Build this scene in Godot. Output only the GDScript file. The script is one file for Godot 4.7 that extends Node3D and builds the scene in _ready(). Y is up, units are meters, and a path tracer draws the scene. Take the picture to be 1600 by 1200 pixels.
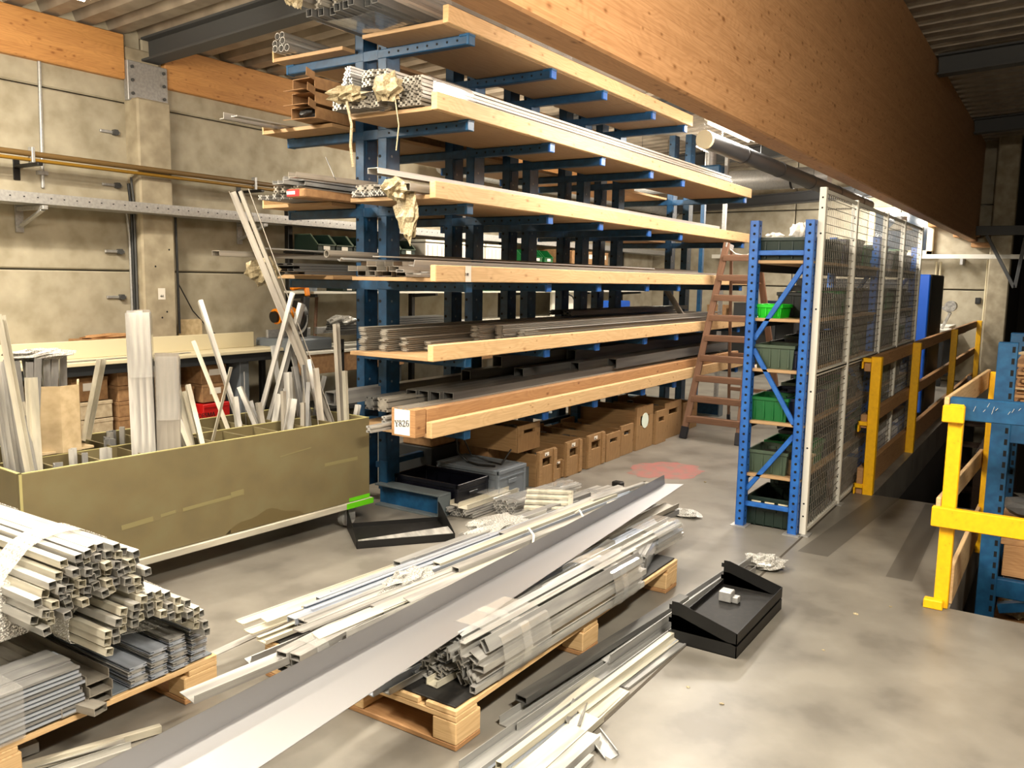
extends Node3D
# A metal workshop hall: cantilever rack, offcut trolley, pallets of aluminium profiles, shelving behind mesh, stairwell with yellow guard rails.

const COLS := [-4.23, -5.2, -5.98, -6.9, -7.62, -9.45]
const LEV := [3.0, 2.5, 2.0, 1.52, 1.05, 0.59]
var M := {}
var P := {}
var rng := RandomNumberGenerator.new()
var used := {}

class Mb:
	var st := SurfaceTool.new()
	var g := Vector3.RIGHT
	var xf := Transform3D.IDENTITY
	var count := 0
	func _init():
		st.begin(Mesh.PRIMITIVE_TRIANGLES)
	func vtx(p: Vector3, n: Vector3, f: Vector3):
		var b := f.cross(g)
		var u := p.dot(g)
		var v := 0.0
		if b.length() < 0.3:
			var k := Vector3.UP if absf(f.y) < 0.9 else Vector3.RIGHT
			u = p.dot(k.cross(f).normalized()); v = p.dot(k)
		else:
			v = p.dot(b.normalized())
		st.set_uv(Vector2(u, v))
		st.set_normal((xf.basis * n).normalized())
		st.add_vertex(xf * p)
	func tri(a: Vector3, b: Vector3, c: Vector3, f: Vector3, na = null, nb = null, nc = null):
		var n0: Vector3 = f if na == null else na
		var n1: Vector3 = f if nb == null else nb
		var n2: Vector3 = f if nc == null else nc
		if (b - a).cross(c - a).dot(f) > 0.0:
			vtx(a, n0, f); vtx(c, n2, f); vtx(b, n1, f)
		else:
			vtx(a, n0, f); vtx(b, n1, f); vtx(c, n2, f)
		count += 1
	func quad(a: Vector3, b: Vector3, c: Vector3, d: Vector3, f: Vector3):
		tri(a, b, c, f); tri(a, c, d, f)
	func face(a: Vector3, b: Vector3, c: Vector3, d: Vector3):
		var f := (b - a).cross(c - a).normalized()
		quad(a, b, c, d, f)
	func box(c: Vector3, s: Vector3, ch := 0.0) -> Mb:
		var h := s * 0.5
		ch = minf(ch, minf(h.x, minf(h.y, h.z)) * 0.9)
		for a in 3:
			var b: int = (a + 1) % 3
			var d: int = (a + 2) % 3
			for sg in [-1.0, 1.0]:
				var q: Array[Vector3] = []
				for e in [[-1, -1], [1, -1], [1, 1], [-1, 1]]:
					var p := Vector3.ZERO
					p[a] = sg * h[a]; p[b] = e[0] * (h[b] - ch); p[d] = e[1] * (h[d] - ch)
					q.append(c + p)
				var n := Vector3.ZERO
				n[a] = sg
				quad(q[0], q[1], q[2], q[3], n)
			if ch > 0.0:
				for sb in [-1.0, 1.0]:
					for sd in [-1.0, 1.0]:
						var q: Array[Vector3] = []
						for e in [[-1, 0], [1, 0], [1, 1], [-1, 1]]:
							var p := Vector3.ZERO
							p[a] = e[0] * (h[a] - ch)
							p[b] = sb * (h[b] - (ch if e[1] == 1 else 0.0))
							p[d] = sd * (h[d] - (0.0 if e[1] == 1 else ch))
							q.append(c + p)
						var n := Vector3.ZERO
						n[b] = sb; n[d] = sd
						quad(q[0], q[1], q[2], q[3], n.normalized())
		if ch > 0.0:
			for sx in [-1.0, 1.0]:
				for sy in [-1.0, 1.0]:
					for sz in [-1.0, 1.0]:
						var s3 := Vector3(sx, sy, sz)
						tri(c + s3 * Vector3(h.x, h.y - ch, h.z - ch), c + s3 * Vector3(h.x - ch, h.y, h.z - ch), c + s3 * Vector3(h.x - ch, h.y - ch, h.z), s3.normalized())
		return self
	func bb(x0, x1, y0, y1, z0, z1, ch := 0.0) -> Mb:
		return box(Vector3(x0 + x1, y0 + y1, z0 + z1) * 0.5, Vector3(absf(x1 - x0), absf(y1 - y0), absf(z1 - z0)), ch)
	func bar(a: Vector3, b: Vector3, w: float, h: float, ch := 0.0, roll := 0.0) -> Mb:      # box beam from a to b
		var keep := xf
		xf = keep * Mb.along(a, b, roll)
		var l := (b - a).length()
		var kg := g
		g = Vector3.BACK
		box(Vector3(0, 0, l * 0.5), Vector3(w, h, l), ch)
		g = kg
		xf = keep
		return self
	static func along(a: Vector3, b: Vector3, roll := 0.0) -> Transform3D:
		var z := (b - a).normalized()
		var up := Vector3.UP if absf(z.y) < 0.95 else Vector3.RIGHT
		var x := up.cross(z).normalized()
		var t := Basis(x, z.cross(x), z)
		return Transform3D(t * Basis(Vector3.BACK, roll), a)
	func ext(poly: PackedVector2Array, z0: float, z1: float) -> Mb:
		if Geometry2D.is_polygon_clockwise(poly): poly.reverse()
		var n := poly.size()
		for i in n:
			var a := poly[i]
			var b := poly[(i + 1) % n]
			var f := Vector3(b.y - a.y, a.x - b.x, 0).normalized()
			quad(Vector3(a.x, a.y, z0), Vector3(b.x, b.y, z0), Vector3(b.x, b.y, z1), Vector3(a.x, a.y, z1), f)
		var t := Geometry2D.triangulate_polygon(poly)
		for i in range(0, t.size(), 3):
			for e in [[z0, -1.0], [z1, 1.0]]:
				tri(Vector3(poly[t[i]].x, poly[t[i]].y, e[0]), Vector3(poly[t[i + 1]].x, poly[t[i + 1]].y, e[0]), Vector3(poly[t[i + 2]].x, poly[t[i + 2]].y, e[0]), Vector3(0, 0, e[1]))
		return self
	func hollow(o: PackedVector2Array, q: PackedVector2Array, z0: float, z1: float) -> Mb:      # both loops counter-clockwise, same count
		var n := o.size()
		for i in n:
			var j := (i + 1) % n
			var f := Vector3(o[j].y - o[i].y, o[i].x - o[j].x, 0).normalized()
			quad(Vector3(o[i].x, o[i].y, z0), Vector3(o[j].x, o[j].y, z0), Vector3(o[j].x, o[j].y, z1), Vector3(o[i].x, o[i].y, z1), f)
			quad(Vector3(q[i].x, q[i].y, z0), Vector3(q[j].x, q[j].y, z0), Vector3(q[j].x, q[j].y, z1), Vector3(q[i].x, q[i].y, z1), -f)
			for e in [[z0, -1.0], [z1, 1.0]]:
				quad(Vector3(o[i].x, o[i].y, e[0]), Vector3(o[j].x, o[j].y, e[0]), Vector3(q[j].x, q[j].y, e[0]), Vector3(q[i].x, q[i].y, e[0]), Vector3(0, 0, e[1]))
		return self
	func cyl(a: Vector3, b: Vector3, r: float, seg := 10, r2 := -1.0, caps := true) -> Mb:
		var keep := xf
		xf = keep * Mb.along(a, b)
		var l := (b - a).length()
		var re := r if r2 < 0.0 else r2
		for i in seg:
			var t0 := TAU * i / seg
			var t1 := TAU * (i + 1) / seg
			var d0 := Vector3(cos(t0), sin(t0), 0)
			var d1 := Vector3(cos(t1), sin(t1), 0)
			var e := Vector3(0, 0, l)
			var f := (d0 + d1).normalized()
			tri(d0 * r, d1 * r, d1 * re + e, f, d0, d1, d1); tri(d0 * r, d1 * re + e, d0 * re + e, f, d0, d1, d0)
			if caps:
				tri(Vector3.ZERO, d0 * r, d1 * r, Vector3.FORWARD); tri(e, d0 * re + e, d1 * re + e, Vector3.BACK)
		xf = keep
		return self
	func tube(pts: Array, r: float, seg := 6) -> Mb:
		for i in pts.size() - 1: cyl(pts[i], pts[i + 1], r, seg)
		return self
	func mesh() -> ArrayMesh:
		st.generate_tangents()
		return st.commit()

# ---------- naming, things and parts
func numbered(n: String) -> String:
	var k: int = used.get(n, -1) + 1
	used[n] = k
	return n if k == 0 else "%s_%03d" % [n, k]

func thing(called: String, label: String, category: String, at := Vector3.ZERO, turn := 0.0, group := "") -> Node3D:
	var o := Node3D.new()
	o.name = numbered(called)
	add_child(o)
	o.position = at
	o.rotation.y = turn
	return tag(o, label, category, group)

func tag(o, label: String, category: String, group := ""):
	o.set_meta("label", label); o.set_meta("category", category)
	if group != "": o.set_meta("group", group)
	return o

func part(called: String, m, mat: Material, parent: Node3D = self) -> MeshInstance3D:
	var i := MeshInstance3D.new()
	i.mesh = m.mesh() if m is Mb else m
	i.material_override = mat
	if parent == self:
		i.name = numbered(called); add_child(i)
	else:
		var k := 0
		var n := called
		while parent.has_node(NodePath(n)):
			k += 1; n = "%s_%03d" % [called, k]
		i.name = n; parent.add_child(i)
	return i

func single(called: String, m, mat: Material, label: String, category: String, group := "") -> MeshInstance3D:
	return tag(part(called, m, mat), label, category, group)

func nth(k: int) -> String:
	var a := ["first", "second", "third", "fourth", "fifth", "sixth", "seventh", "eighth", "ninth", "tenth", "eleventh", "twelfth", "thirteenth", "fourteenth", "fifteenth", "sixteenth", "seventeenth", "eighteenth", "nineteenth"]
	if k < 19: return a[k]
	var d := int((k + 1) / 10)
	if (k + 1) % 10 == 0: return ["twentieth", "thirtieth", "fortieth"][d - 2]
	return ["twenty", "thirty", "forty"][d - 2] + "-" + a[(k + 1) % 10 - 1]

func rank(p: Vector3, all: Array) -> int:       # how many of the points stand further left as seen from the walkway
	var n := 0
	for q in all:
		if atan2(q.x, -q.z) < atan2(p.x, -p.z) - 1e-6: n += 1
	return n

func struct(called: String, m, mat: Material, parent: Node3D = self) -> MeshInstance3D:
	var i := part(called, m, mat, parent)
	if parent == self: i.set_meta("kind", "structure")
	return i

func copy(o: Node3D, at: Vector3, turn: float, label: String, group := "") -> Node3D:
	var c: Node3D = o.duplicate()
	c.name = numbered(String(o.name).rstrip("0123456789").trim_suffix("_"))
	add_child(c)
	c.position = at; c.rotation.y = turn
	c.set_meta("label", label)
	if group != "": c.set_meta("group", group)
	return c

# ---------- materials
func V(x, y, z) -> Vector3: return Vector3(x, y, z)

func plain(c: Color, rough := 0.6, metal := 0.0) -> StandardMaterial3D:
	var m := StandardMaterial3D.new()
	m.albedo_color = c; m.roughness = rough; m.metallic = metal
	return m

func ramp_tex(sd: int, freq: float, cols: Array, size := 512, oct := 4, stretch := Vector2.ONE) -> ImageTexture:
	var f := FastNoiseLite.new()
	f.seed = sd; f.frequency = freq; f.fractal_octaves = oct
	var s := f.get_seamless_image(int(size / stretch.x), int(size / stretch.y))
	s.resize(size, size, Image.INTERPOLATE_CUBIC)
	var im := Image.create(size, size, false, Image.FORMAT_RGBA8)
	var gr := Gradient.new()
	gr.offsets = PackedFloat32Array(cols.map(func(c): return c[0]))
	gr.colors = PackedColorArray(cols.map(func(c): return c[1]))
	var lut := []
	for i in 256: lut.append(gr.sample(i / 255.0))
	for y in size:
		for x in size:
			im.set_pixel(x, y, lut[int(s.get_pixel(x, y).r * 255.0)])
	im.generate_mipmaps()
	return ImageTexture.create_from_image(im)

func textured(sd: int, freq: float, cols: Array, scale: float, rough := 0.7, metal := 0.0, world := true, size := 256, oct := 4) -> StandardMaterial3D:
	var m := plain(Color.WHITE, rough, metal)
	m.albedo_texture = ramp_tex(sd, freq, cols, size, oct)
	m.uv1_triplanar = true
	m.uv1_world_triplanar = world
	m.uv1_scale = Vector3.ONE * scale
	return m

func wood(c: Color, dark: Color, lam: float, knots: int, sd: int, rough := 0.65, ring := 26.0) -> StandardMaterial3D:   # 2 m along the grain, 0.5 m across
	var w := 1024
	var h := 256
	var f := FastNoiseLite.new()
	f.seed = sd; f.frequency = 0.004; f.fractal_octaves = 3
	var f2 := FastNoiseLite.new()
	f2.seed = sd + 7; f2.frequency = 0.05; f2.fractal_octaves = 2
	var r := RandomNumberGenerator.new()
	r.seed = sd
	var im := Image.create(w, h, false, Image.FORMAT_RGB8)
	var ks := []
	for i in knots: ks.append([r.randf() * w, r.randf() * h, 2.5 + r.randf() * 3.0])
	var tone := []
	for i in 64: tone.append(r.randf() * 0.16 - 0.08)
	for y in h:
		for x in w:
			var li := 0
			var off := 0.0
			if lam > 0.0:
				li = int(y * 0.5 / h / lam)
				off = li * 91.0
			var seg := int((x + li * 377) / 700) if lam > 0.0 else 0
			var ph := f.get_noise_2d(x * 0.55 + off * 3.0 + seg * 500, y * 1.6 + off)
			var rg := 0.5 + 0.5 * sin((ph * ring + y * 0.16) * 2.0)
			var fine := f2.get_noise_2d(x * 0.12, y * 5.0)
			var t := 0.12 * pow(rg, 2.0) + 0.2 * fine + 0.12
			if lam > 0.0:
				t += tone[(li * 5 + seg) % 64]
				if fmod(y * 0.5 / h, lam) < 0.0021: t += 0.12
			for k in ks:
				var dx: float = (x - k[0]) / (k[2] * 2.0)
				var dy: float = (y - k[1]) / k[2]
				var d := dx * dx + dy * dy
				if d < 3.0: t += 0.75 * exp(-d * 1.6)
			im.set_pixel(x, y, c.lerp(dark, clampf(t, 0, 1)))
	im.generate_mipmaps()
	var m := plain(Color.WHITE, rough)
	m.albedo_texture = ImageTexture.create_from_image(im)
	m.uv1_scale = Vector3(0.5, 2.0, 1)
	return m

func streaky(c: Color, dark: Color, sd: int, rough: float, metal: float) -> StandardMaterial3D:    # drawn metal: faint streaks along the length
	var m := plain(Color.WHITE, rough, metal)
	m.albedo_texture = ramp_tex(sd, 0.02, [[0.2, dark], [0.75, c]], 256, 4, Vector2(1, 1))
	m.uv1_triplanar = true
	m.uv1_scale = Vector3(3, 3, 0.4)
	return m

func materials():
	M.floor = textured(3, 0.008, [[0.22, Color(0.40, 0.385, 0.36)], [0.42, Color(0.455, 0.44, 0.412)], [0.6, Color(0.475, 0.46, 0.43)], [0.8, Color(0.51, 0.495, 0.465)]], 0.3, 0.4, 0.0, true, 768, 7)
	M.concrete = textured(5, 0.02, [[0.1, Color(0.57, 0.54, 0.46)], [0.5, Color(0.635, 0.605, 0.53)], [0.9, Color(0.68, 0.65, 0.575)]], 0.35, 0.85, 0.0, true, 512, 6)
	M.pillar = textured(6, 0.03, [[0.1, Color(0.55, 0.51, 0.43)], [0.9, Color(0.68, 0.64, 0.55)]], 0.6, 0.85)
	M.joint = plain(Color(0.27, 0.245, 0.21), 0.9)
	M.deck = textured(9, 0.02, [[0.2, Color(0.50, 0.46, 0.41)], [0.8, Color(0.60, 0.56, 0.50)]], 0.7, 0.5, 0.2)
	M.steel = plain(Color(0.27, 0.275, 0.28), 0.6, 0.1)
	M.glulam = wood(Color(0.72, 0.545, 0.38), Color(0.48, 0.32, 0.18), 0.04, 60, 11, 0.6, 18.0)
	M.glulam_wall = wood(Color(0.80, 0.59, 0.35), Color(0.54, 0.34, 0.17), 0.04, 50, 17, 0.6, 16.0)
	M.pine = wood(Color(0.85, 0.725, 0.54), Color(0.60, 0.44, 0.27), 0.0, 30, 21, 0.65, 14.0)
	M.pine_old = wood(Color(0.69, 0.53, 0.36), Color(0.42, 0.27, 0.15), 0.0, 14, 25, 0.7, 14.0)
	M.ply = wood(Color(0.68, 0.56, 0.41), Color(0.50, 0.37, 0.24), 0.0, 0, 29, 0.6, 8.0)
	M.ladder = wood(Color(0.47, 0.345, 0.26), Color(0.25, 0.16, 0.11), 0.0, 4, 33, 0.6, 12.0)
	M.crate = wood(Color(0.60, 0.475, 0.32), Color(0.38, 0.27, 0.15), 0.0, 10, 37, 0.7, 12.0)
	M.blue = textured(41, 0.03, [[0.2, Color(0.06, 0.21, 0.33)], [0.8, Color(0.09, 0.27, 0.41)]], 1.5, 0.45)
	M.blue_bright = textured(43, 0.03, [[0.2, Color(0.10, 0.32, 0.62)], [0.8, Color(0.14, 0.39, 0.70)]], 1.5, 0.42)
	M.rackblue = textured(44, 0.04, [[0.2, Color(0.05, 0.26, 0.42)], [0.8, Color(0.09, 0.32, 0.48)]], 1.5, 0.45)
	M.yellow = textured(45, 0.05, [[0.02, Color(0.80, 0.58, 0.03)], [0.15, Color(0.92, 0.69, 0.03)], [0.9, Color(0.96, 0.74, 0.04)]], 2.0, 0.45)
	M.alu = streaky(Color(0.80, 0.795, 0.77), Color(0.66, 0.655, 0.64), 51, 0.34, 0.6)
	M.alu_white = streaky(Color(0.79, 0.785, 0.765), Color(0.60, 0.595, 0.585), 53, 0.38, 0.4)
	M.alu_cream = streaky(Color(0.79, 0.77, 0.705), Color(0.66, 0.645, 0.59), 54, 0.42, 0.25)
	M.alu_grey = streaky(Color(0.64, 0.64, 0.63), Color(0.53, 0.53, 0.53), 57, 0.42, 0.35)
	M.alu_blue = streaky(Color(0.72, 0.75, 0.80), Color(0.60, 0.63, 0.68), 59, 0.38, 0.4)
	M.alu_rack = streaky(Color(0.60, 0.58, 0.54), Color(0.50, 0.48, 0.45), 61, 0.45, 0.3)
	M.alu_dark = streaky(Color(0.40, 0.40, 0.39), Color(0.30, 0.30, 0.30), 63, 0.5, 0.3)
	M.sheet = plain(Color(0.70, 0.70, 0.71), 0.40, 0.9)
	M.galv = textured(65, 0.06, [[0.2, Color(0.62, 0.62, 0.62)], [0.8, Color(0.69, 0.69, 0.685)]], 2.0, 0.45, 0.5)
	M.black = plain(Color(0.025, 0.025, 0.027), 0.5)
	M.black_dust = textured(67, 0.03, [[0.3, Color(0.035, 0.033, 0.032)], [0.9, Color(0.11, 0.10, 0.09)]], 3.0, 0.6)
	M.hole = plain(Color(0.015, 0.02, 0.03), 0.9)
	M.white = plain(Color(0.84, 0.83, 0.79), 0.5)
	M.cream = plain(Color(0.82, 0.78, 0.66), 0.5)
	M.paper = plain(Color(0.88, 0.86, 0.82), 0.8)
	M.card = textured(71, 0.03, [[0.2, Color(0.52, 0.39, 0.26)], [0.8, Color(0.60, 0.46, 0.31)]], 2.0, 0.85)
	M.card_light = textured(72, 0.03, [[0.2, Color(0.70, 0.62, 0.48)], [0.8, Color(0.78, 0.70, 0.56)]], 2.0, 0.85)
	M.card_white = textured(73, 0.03, [[0.2, Color(0.62, 0.56, 0.46)], [0.8, Color(0.70, 0.64, 0.54)]], 2.0, 0.85)
	M.green = plain(Color(0.02, 0.36, 0.16), 0.4)
	M.green_dark = plain(Color(0.05, 0.13, 0.10), 0.45)
	M.green_lime = plain(Color(0.07, 0.72, 0.10), 0.4)
	M.green_grey = plain(Color(0.24, 0.30, 0.24), 0.5)
	M.plastic_blue = plain(Color(0.03, 0.06, 0.18), 0.4)
	M.plastic_navy = plain(Color(0.025, 0.03, 0.075), 0.4)
	M.plastic_grey = plain(Color(0.40, 0.43, 0.46), 0.5)
	M.dark_grey = plain(Color(0.12, 0.13, 0.14), 0.5)
	M.olive = textured(75, 0.014, [[0.15, Color(0.385, 0.35, 0.25)], [0.5, Color(0.41, 0.37, 0.26)], [0.85, Color(0.42, 0.39, 0.28)]], 0.9, 0.42)
	M.olive_edge = plain(Color(0.60, 0.57, 0.38), 0.5)
	M.lime = plain(Color(0.35, 0.72, 0.04), 0.5)
	M.red = plain(Color(0.70, 0.05, 0.05), 0.5)
	M.orange = plain(Color(0.90, 0.52, 0.03), 0.4)
	M.pipe_yellow = plain(Color(0.50, 0.37, 0.10), 0.4)
	M.pipe_brown = plain(Color(0.40, 0.31, 0.17), 0.5)
	M.flange = plain(Color(0.36, 0.40, 0.42), 0.55)
	M.wheel = plain(Color(0.62, 0.62, 0.61), 0.5)
	M.pink = textured(77, 0.03, [[0.25, Color(0.49, 0.43, 0.40)], [0.5, Color(0.57, 0.39, 0.37)], [0.9, Color(0.61, 0.38, 0.37)]], 1.0, 0.5)
	M.dark_stripe = plain(Color(0.36, 0.345, 0.32), 0.45)
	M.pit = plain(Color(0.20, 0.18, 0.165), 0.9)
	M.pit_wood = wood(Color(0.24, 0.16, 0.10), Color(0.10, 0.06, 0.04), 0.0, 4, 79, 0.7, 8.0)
	M.film = plain(Color(0.93, 0.93, 0.92, 0.09), 0.1)
	M.film.transparency = BaseMaterial3D.TRANSPARENCY_ALPHA
	M.bubble = textured(81, 0.11, [[0.35, Color(0.45, 0.445, 0.43)], [0.65, Color(0.76, 0.755, 0.735)]], 4.0, 0.25)
	M.bubble_film = plain(Color.WHITE, 0.2)
	M.bubble_film.albedo_texture = ramp_tex(85, 0.09, [[0.3, Color(0.9, 0.89, 0.86, 0.06)], [0.55, Color(0.93, 0.92, 0.9, 0.3)], [0.72, Color(1, 1, 0.98, 0.85)]], 256, 3)
	M.bubble_film.uv1_triplanar = true
	M.bubble_film.uv1_scale = Vector3.ONE * 5.0
	M.bubble_film.transparency = BaseMaterial3D.TRANSPARENCY_ALPHA
	M.rag = textured(83, 0.08, [[0.3, Color(0.52, 0.47, 0.36)], [0.8, Color(0.74, 0.69, 0.57)]], 3.0, 0.45)
	M.machine_blue = plain(Color(0.06, 0.30, 0.68), 0.4)
	M.residue = plain(Color(0.47, 0.44, 0.30), 0.5)
	M.lens = plain(Color(0.9, 0.95, 0.9), 0.2)
	M.glass = plain(Color(0.2, 0.28, 0.36, 0.25), 0.08)
	M.glass.transparency = BaseMaterial3D.TRANSPARENCY_ALPHA
	M.tube = plain(Color(1, 0.97, 0.9), 0.4)
	M.tube.emission_enabled = true
	M.tube.emission = Color(1, 0.95, 0.86)
	M.tube.emission_energy_multiplier = 9.0

# ---------- profile sections, each a bar one metre long from the origin along +z
func rect(w, h, x := 0.0, y := 0.0) -> PackedVector2Array:
	return PackedVector2Array([Vector2(x - w / 2, y - h / 2), Vector2(x + w / 2, y - h / 2), Vector2(x + w / 2, y + h / 2), Vector2(x - w / 2, y + h / 2)])

func circle(r, n := 12) -> PackedVector2Array:
	var a := PackedVector2Array()
	for i in n: a.append(Vector2(cos(TAU * i / n), sin(TAU * i / n)) * r)
	return a

func slotted(nx: int, ny: int, c: float) -> PackedVector2Array:       # slotted machine-frame profile of nx by ny modules of size c
	var a := PackedVector2Array()
	var w := nx * c
	var h := ny * c
	for side in 4:
		var n := nx if side % 2 == 0 else ny
		for k in n:
			for e in [[-0.5, 0.0], [-0.12, 0.0], [-0.12, 0.07], [-0.25, 0.1], [-0.25, 0.17], [-0.12, 0.27], [0.12, 0.27], [0.25, 0.17], [0.25, 0.1], [0.12, 0.07], [0.12, 0.0]]:
				if e[0] == -0.5 and k > 0: continue
				var s: float = (k + 0.5 + e[0]) * c
				var d: float = e[1] * c
				match side:
					0: a.append(Vector2(s - w / 2, d - h / 2))
					1: a.append(Vector2(w / 2 - d, s - h / 2))
					2: a.append(Vector2(w / 2 - s, h / 2 - d))
					3: a.append(Vector2(d - w / 2, h / 2 - s))
	return a

func pv(a: Array) -> PackedVector2Array:
	var r := PackedVector2Array()
	for i in range(0, a.size(), 2): r.append(Vector2(a[i], a[i + 1]) * 0.001)
	return r

func profiles():
	for s in [["square", rect(0.024, 0.024), rect(0.0215, 0.0215)], ["square_big", rect(0.045, 0.045), rect(0.038, 0.038)], ["rect", rect(0.05, 0.025), rect(0.044, 0.019)],
			["round", circle(0.024, 14), circle(0.020, 14)], ["duct_box", rect(0.085, 0.085), rect(0.073, 0.073)], ["wide_box", rect(0.11, 0.05), rect(0.103, 0.043)]]:
		var b := Mb.new(); b.g = Vector3.BACK
		b.hollow(s[1], s[2], 0, 1); P[s[0]] = b.mesh()
	for s in [["angle", pv([-20, -20, 20, -20, 20, -16.5, -16.5, -16.5, -16.5, 20, -20, 20])],
			["angle_wide", pv([-45, -15, 45, -15, 45, -12, -42, -12, -42, 15, -45, 15])],
			["channel", pv([-25, -12, 25, -12, 25, 12, 22, 12, 22, -9, -22, -9, -22, 12, -25, 12])],
			["channel_wide", pv([-40, -16, 40, -16, 40, 16, 37, 16, 37, -12, -37, -12, -37, 16, -40, 16])],
			["lipped", pv([-30, -8, 30, -8, 30, 8, 14, 8, 14, 5, 27, 5, 27, -5, -27, -5, -27, 5, -14, 5, -14, 8, -30, 8])],
			["flat", pv([-30, -4, 30, -4, 30, 4, 22, 4, 22, 1, -22, 1, -22, 4, -30, 4])],
			["strip", pv([-22, -2, 22, -2, 22, 2, -22, 2])],
			["step", pv([-24, -14, 24, -14, 24, -6, 10, -6, 10, 4, -8, 4, -8, 14, -24, 14, -24, 10, -14, 10, -14, 0, 4, 0, 4, -10, -24, -10])],
			["zed", pv([-25, 10, -25, 13, 2, 13, 2, -10, 25, -10, 25, -13, -1, -13, -1, 10])],
			["rib", pv([-32, -6, 32, -6, 32, -2.5, 18, -2.5, 18, 2.5, 32, 2.5, 32, 6, -32, 6, -32, 2.5, -18, 2.5, -18, -2.5, -32, -2.5])],
			["slot", slotted(1, 1, 0.04)], ["slot_small", slotted(1, 1, 0.03)], ["slot_pair", slotted(2, 1, 0.04)], ["slot_triple", slotted(3, 1, 0.036)], ["slot_block", slotted(2, 2, 0.04)]]:
		var b := Mb.new(); b.g = Vector3.BACK
		b.ext(s[1], 0, 1); P[s[0]] = b.mesh()

func bar_at(o: Node3D, a: Vector3, b: Vector3, roll := 0.0):
	o.transform = Mb.along(a, b, roll) * Transform3D(Basis.from_scale(Vector3(1, 1, (b - a).length())), Vector3.ZERO)

func loose(called: String, kind: String, mat: String, a: Vector3, b: Vector3, roll: float, label: String, category := "profile", group := "") -> MeshInstance3D:
	var i := single(called, P[kind], M[mat], label, category, group)
	bar_at(i, a, b, roll)
	return i

func piece(t: Node3D, called: String, kind: String, mat: String, a: Vector3, b: Vector3, roll := 0.0) -> MeshInstance3D:
	var i := part(called, P[kind], M[mat], t)
	bar_at(i, a, b, roll)
	return i

func wrap_film(t: Node3D, called: String, w: float, h: float, z0: float, z1: float, mat: String, y := 0.0, x := 0.0):      # film or tape round a bundle that lies along local z
	var b := Mb.new(); b.g = Vector3.BACK
	var o := PackedVector2Array()
	var q := PackedVector2Array()
	for i in 16:
		var a := TAU * i / 16.0
		var c := Vector2(signf(cos(a)) * pow(absf(cos(a)), 0.5), signf(sin(a)) * pow(absf(sin(a)), 0.5)) * (1.0 + 0.03 * sin(i * 2.7 + w * 40.0))
		o.append(Vector2(x + c.x * w * 0.5, y + c.y * h * 0.5)); q.append(Vector2(x + c.x * (w * 0.5 - 0.002), y + c.y * (h * 0.5 - 0.002)))
	b.hollow(o, q, z0, z1)
	part(called, b, M[mat], t)

func hull(t: Node3D, called: String, pts: PackedVector2Array, r: float, z0: float, z1: float, mat: String):      # tape pulled tight round a bundle's own outline
	var big := PackedVector2Array()
	for p in pts:
		for i in 8: big.append(p + Vector2(cos(TAU * i / 8.0), sin(TAU * i / 8.0)) * r)
	var h := Geometry2D.convex_hull(big)
	h.remove_at(h.size() - 1)
	if Geometry2D.is_polygon_clockwise(h): h.reverse()
	var c := Vector2.ZERO
	for p in h: c += p / h.size()
	var q := PackedVector2Array()
	for p in h: q.append(c + (p - c) * 0.985)
	var b := Mb.new(); b.g = Vector3.BACK
	part(called, b.hollow(h, q, z0, z1), M[mat], t)

func crumple(c: Vector3, s: Vector3, sd: int, n := 12, amp := 0.28) -> Mb:       # a crumpled lump of sheet
	var b := Mb.new()
	var f := FastNoiseLite.new()
	f.seed = sd; f.frequency = 1.1; f.fractal_octaves = 3
	var pt := func(i: int, j: int):
		var th := PI * j / n
		var ph := TAU * (i % (2 * n)) / (2.0 * n)
		var d := Vector3(sin(th) * cos(ph), cos(th), sin(th) * sin(ph))
		return c + d * s * 0.5 * (1.0 + amp * 2.0 * f.get_noise_3dv(d * 2.0))
	for j in n:
		for i in 2 * n:
			var p0: Vector3 = pt.call(i, j)
			var p1: Vector3 = pt.call(i + 1, j)
			var p2: Vector3 = pt.call(i + 1, j + 1)
			var p3: Vector3 = pt.call(i, j + 1)
			var o := ((p0 + p2) * 0.5 - c)
			for t in [[p0, p1, p2], [p0, p2, p3]]:
				var nn: Vector3 = (t[1] - t[0]).cross(t[2] - t[0])
				if nn.length() < 1e-9: continue
				nn = nn.normalized()
				if nn.dot(o) < 0.0: nn = -nn
				b.tri(t[0], t[1], t[2], nn)
	return b

func words(s: String, at: Vector3, turn: float, size: float, mat: Material, parent: Node3D, font := "Droid Sans", tilt := 0.0):
	var t := TextMesh.new()
	t.text = s
	var f := SystemFont.new()
	f.font_names = PackedStringArray([font])
	t.font = f; t.font_size = 32; t.pixel_size = size / 32.0; t.depth = 0.002
	var i := part("lettering", t, mat, parent)
	i.position = at
	i.rotation = Vector3(0, turn, tilt)
	return i

func light(at: Vector3, size: Vector2, energy: float, c: Color, called: String):
	var l := AreaLight3D.new()
	l.name = called
	l.area_size = size
	l.light_energy = energy
	l.light_color = c
	l.shadow_enabled = true
	l.area_range = 40.0
	l.area_attenuation = 2.0
	add_child(l)
	l.position = at
	l.rotation_degrees = Vector3(-90, 0, 0)

const WARM := Color(1.0, 0.95, 0.86)
const COOL := Color(1.0, 0.965, 0.91)
const SOFT := Color(1.0, 0.955, 0.875)

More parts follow.
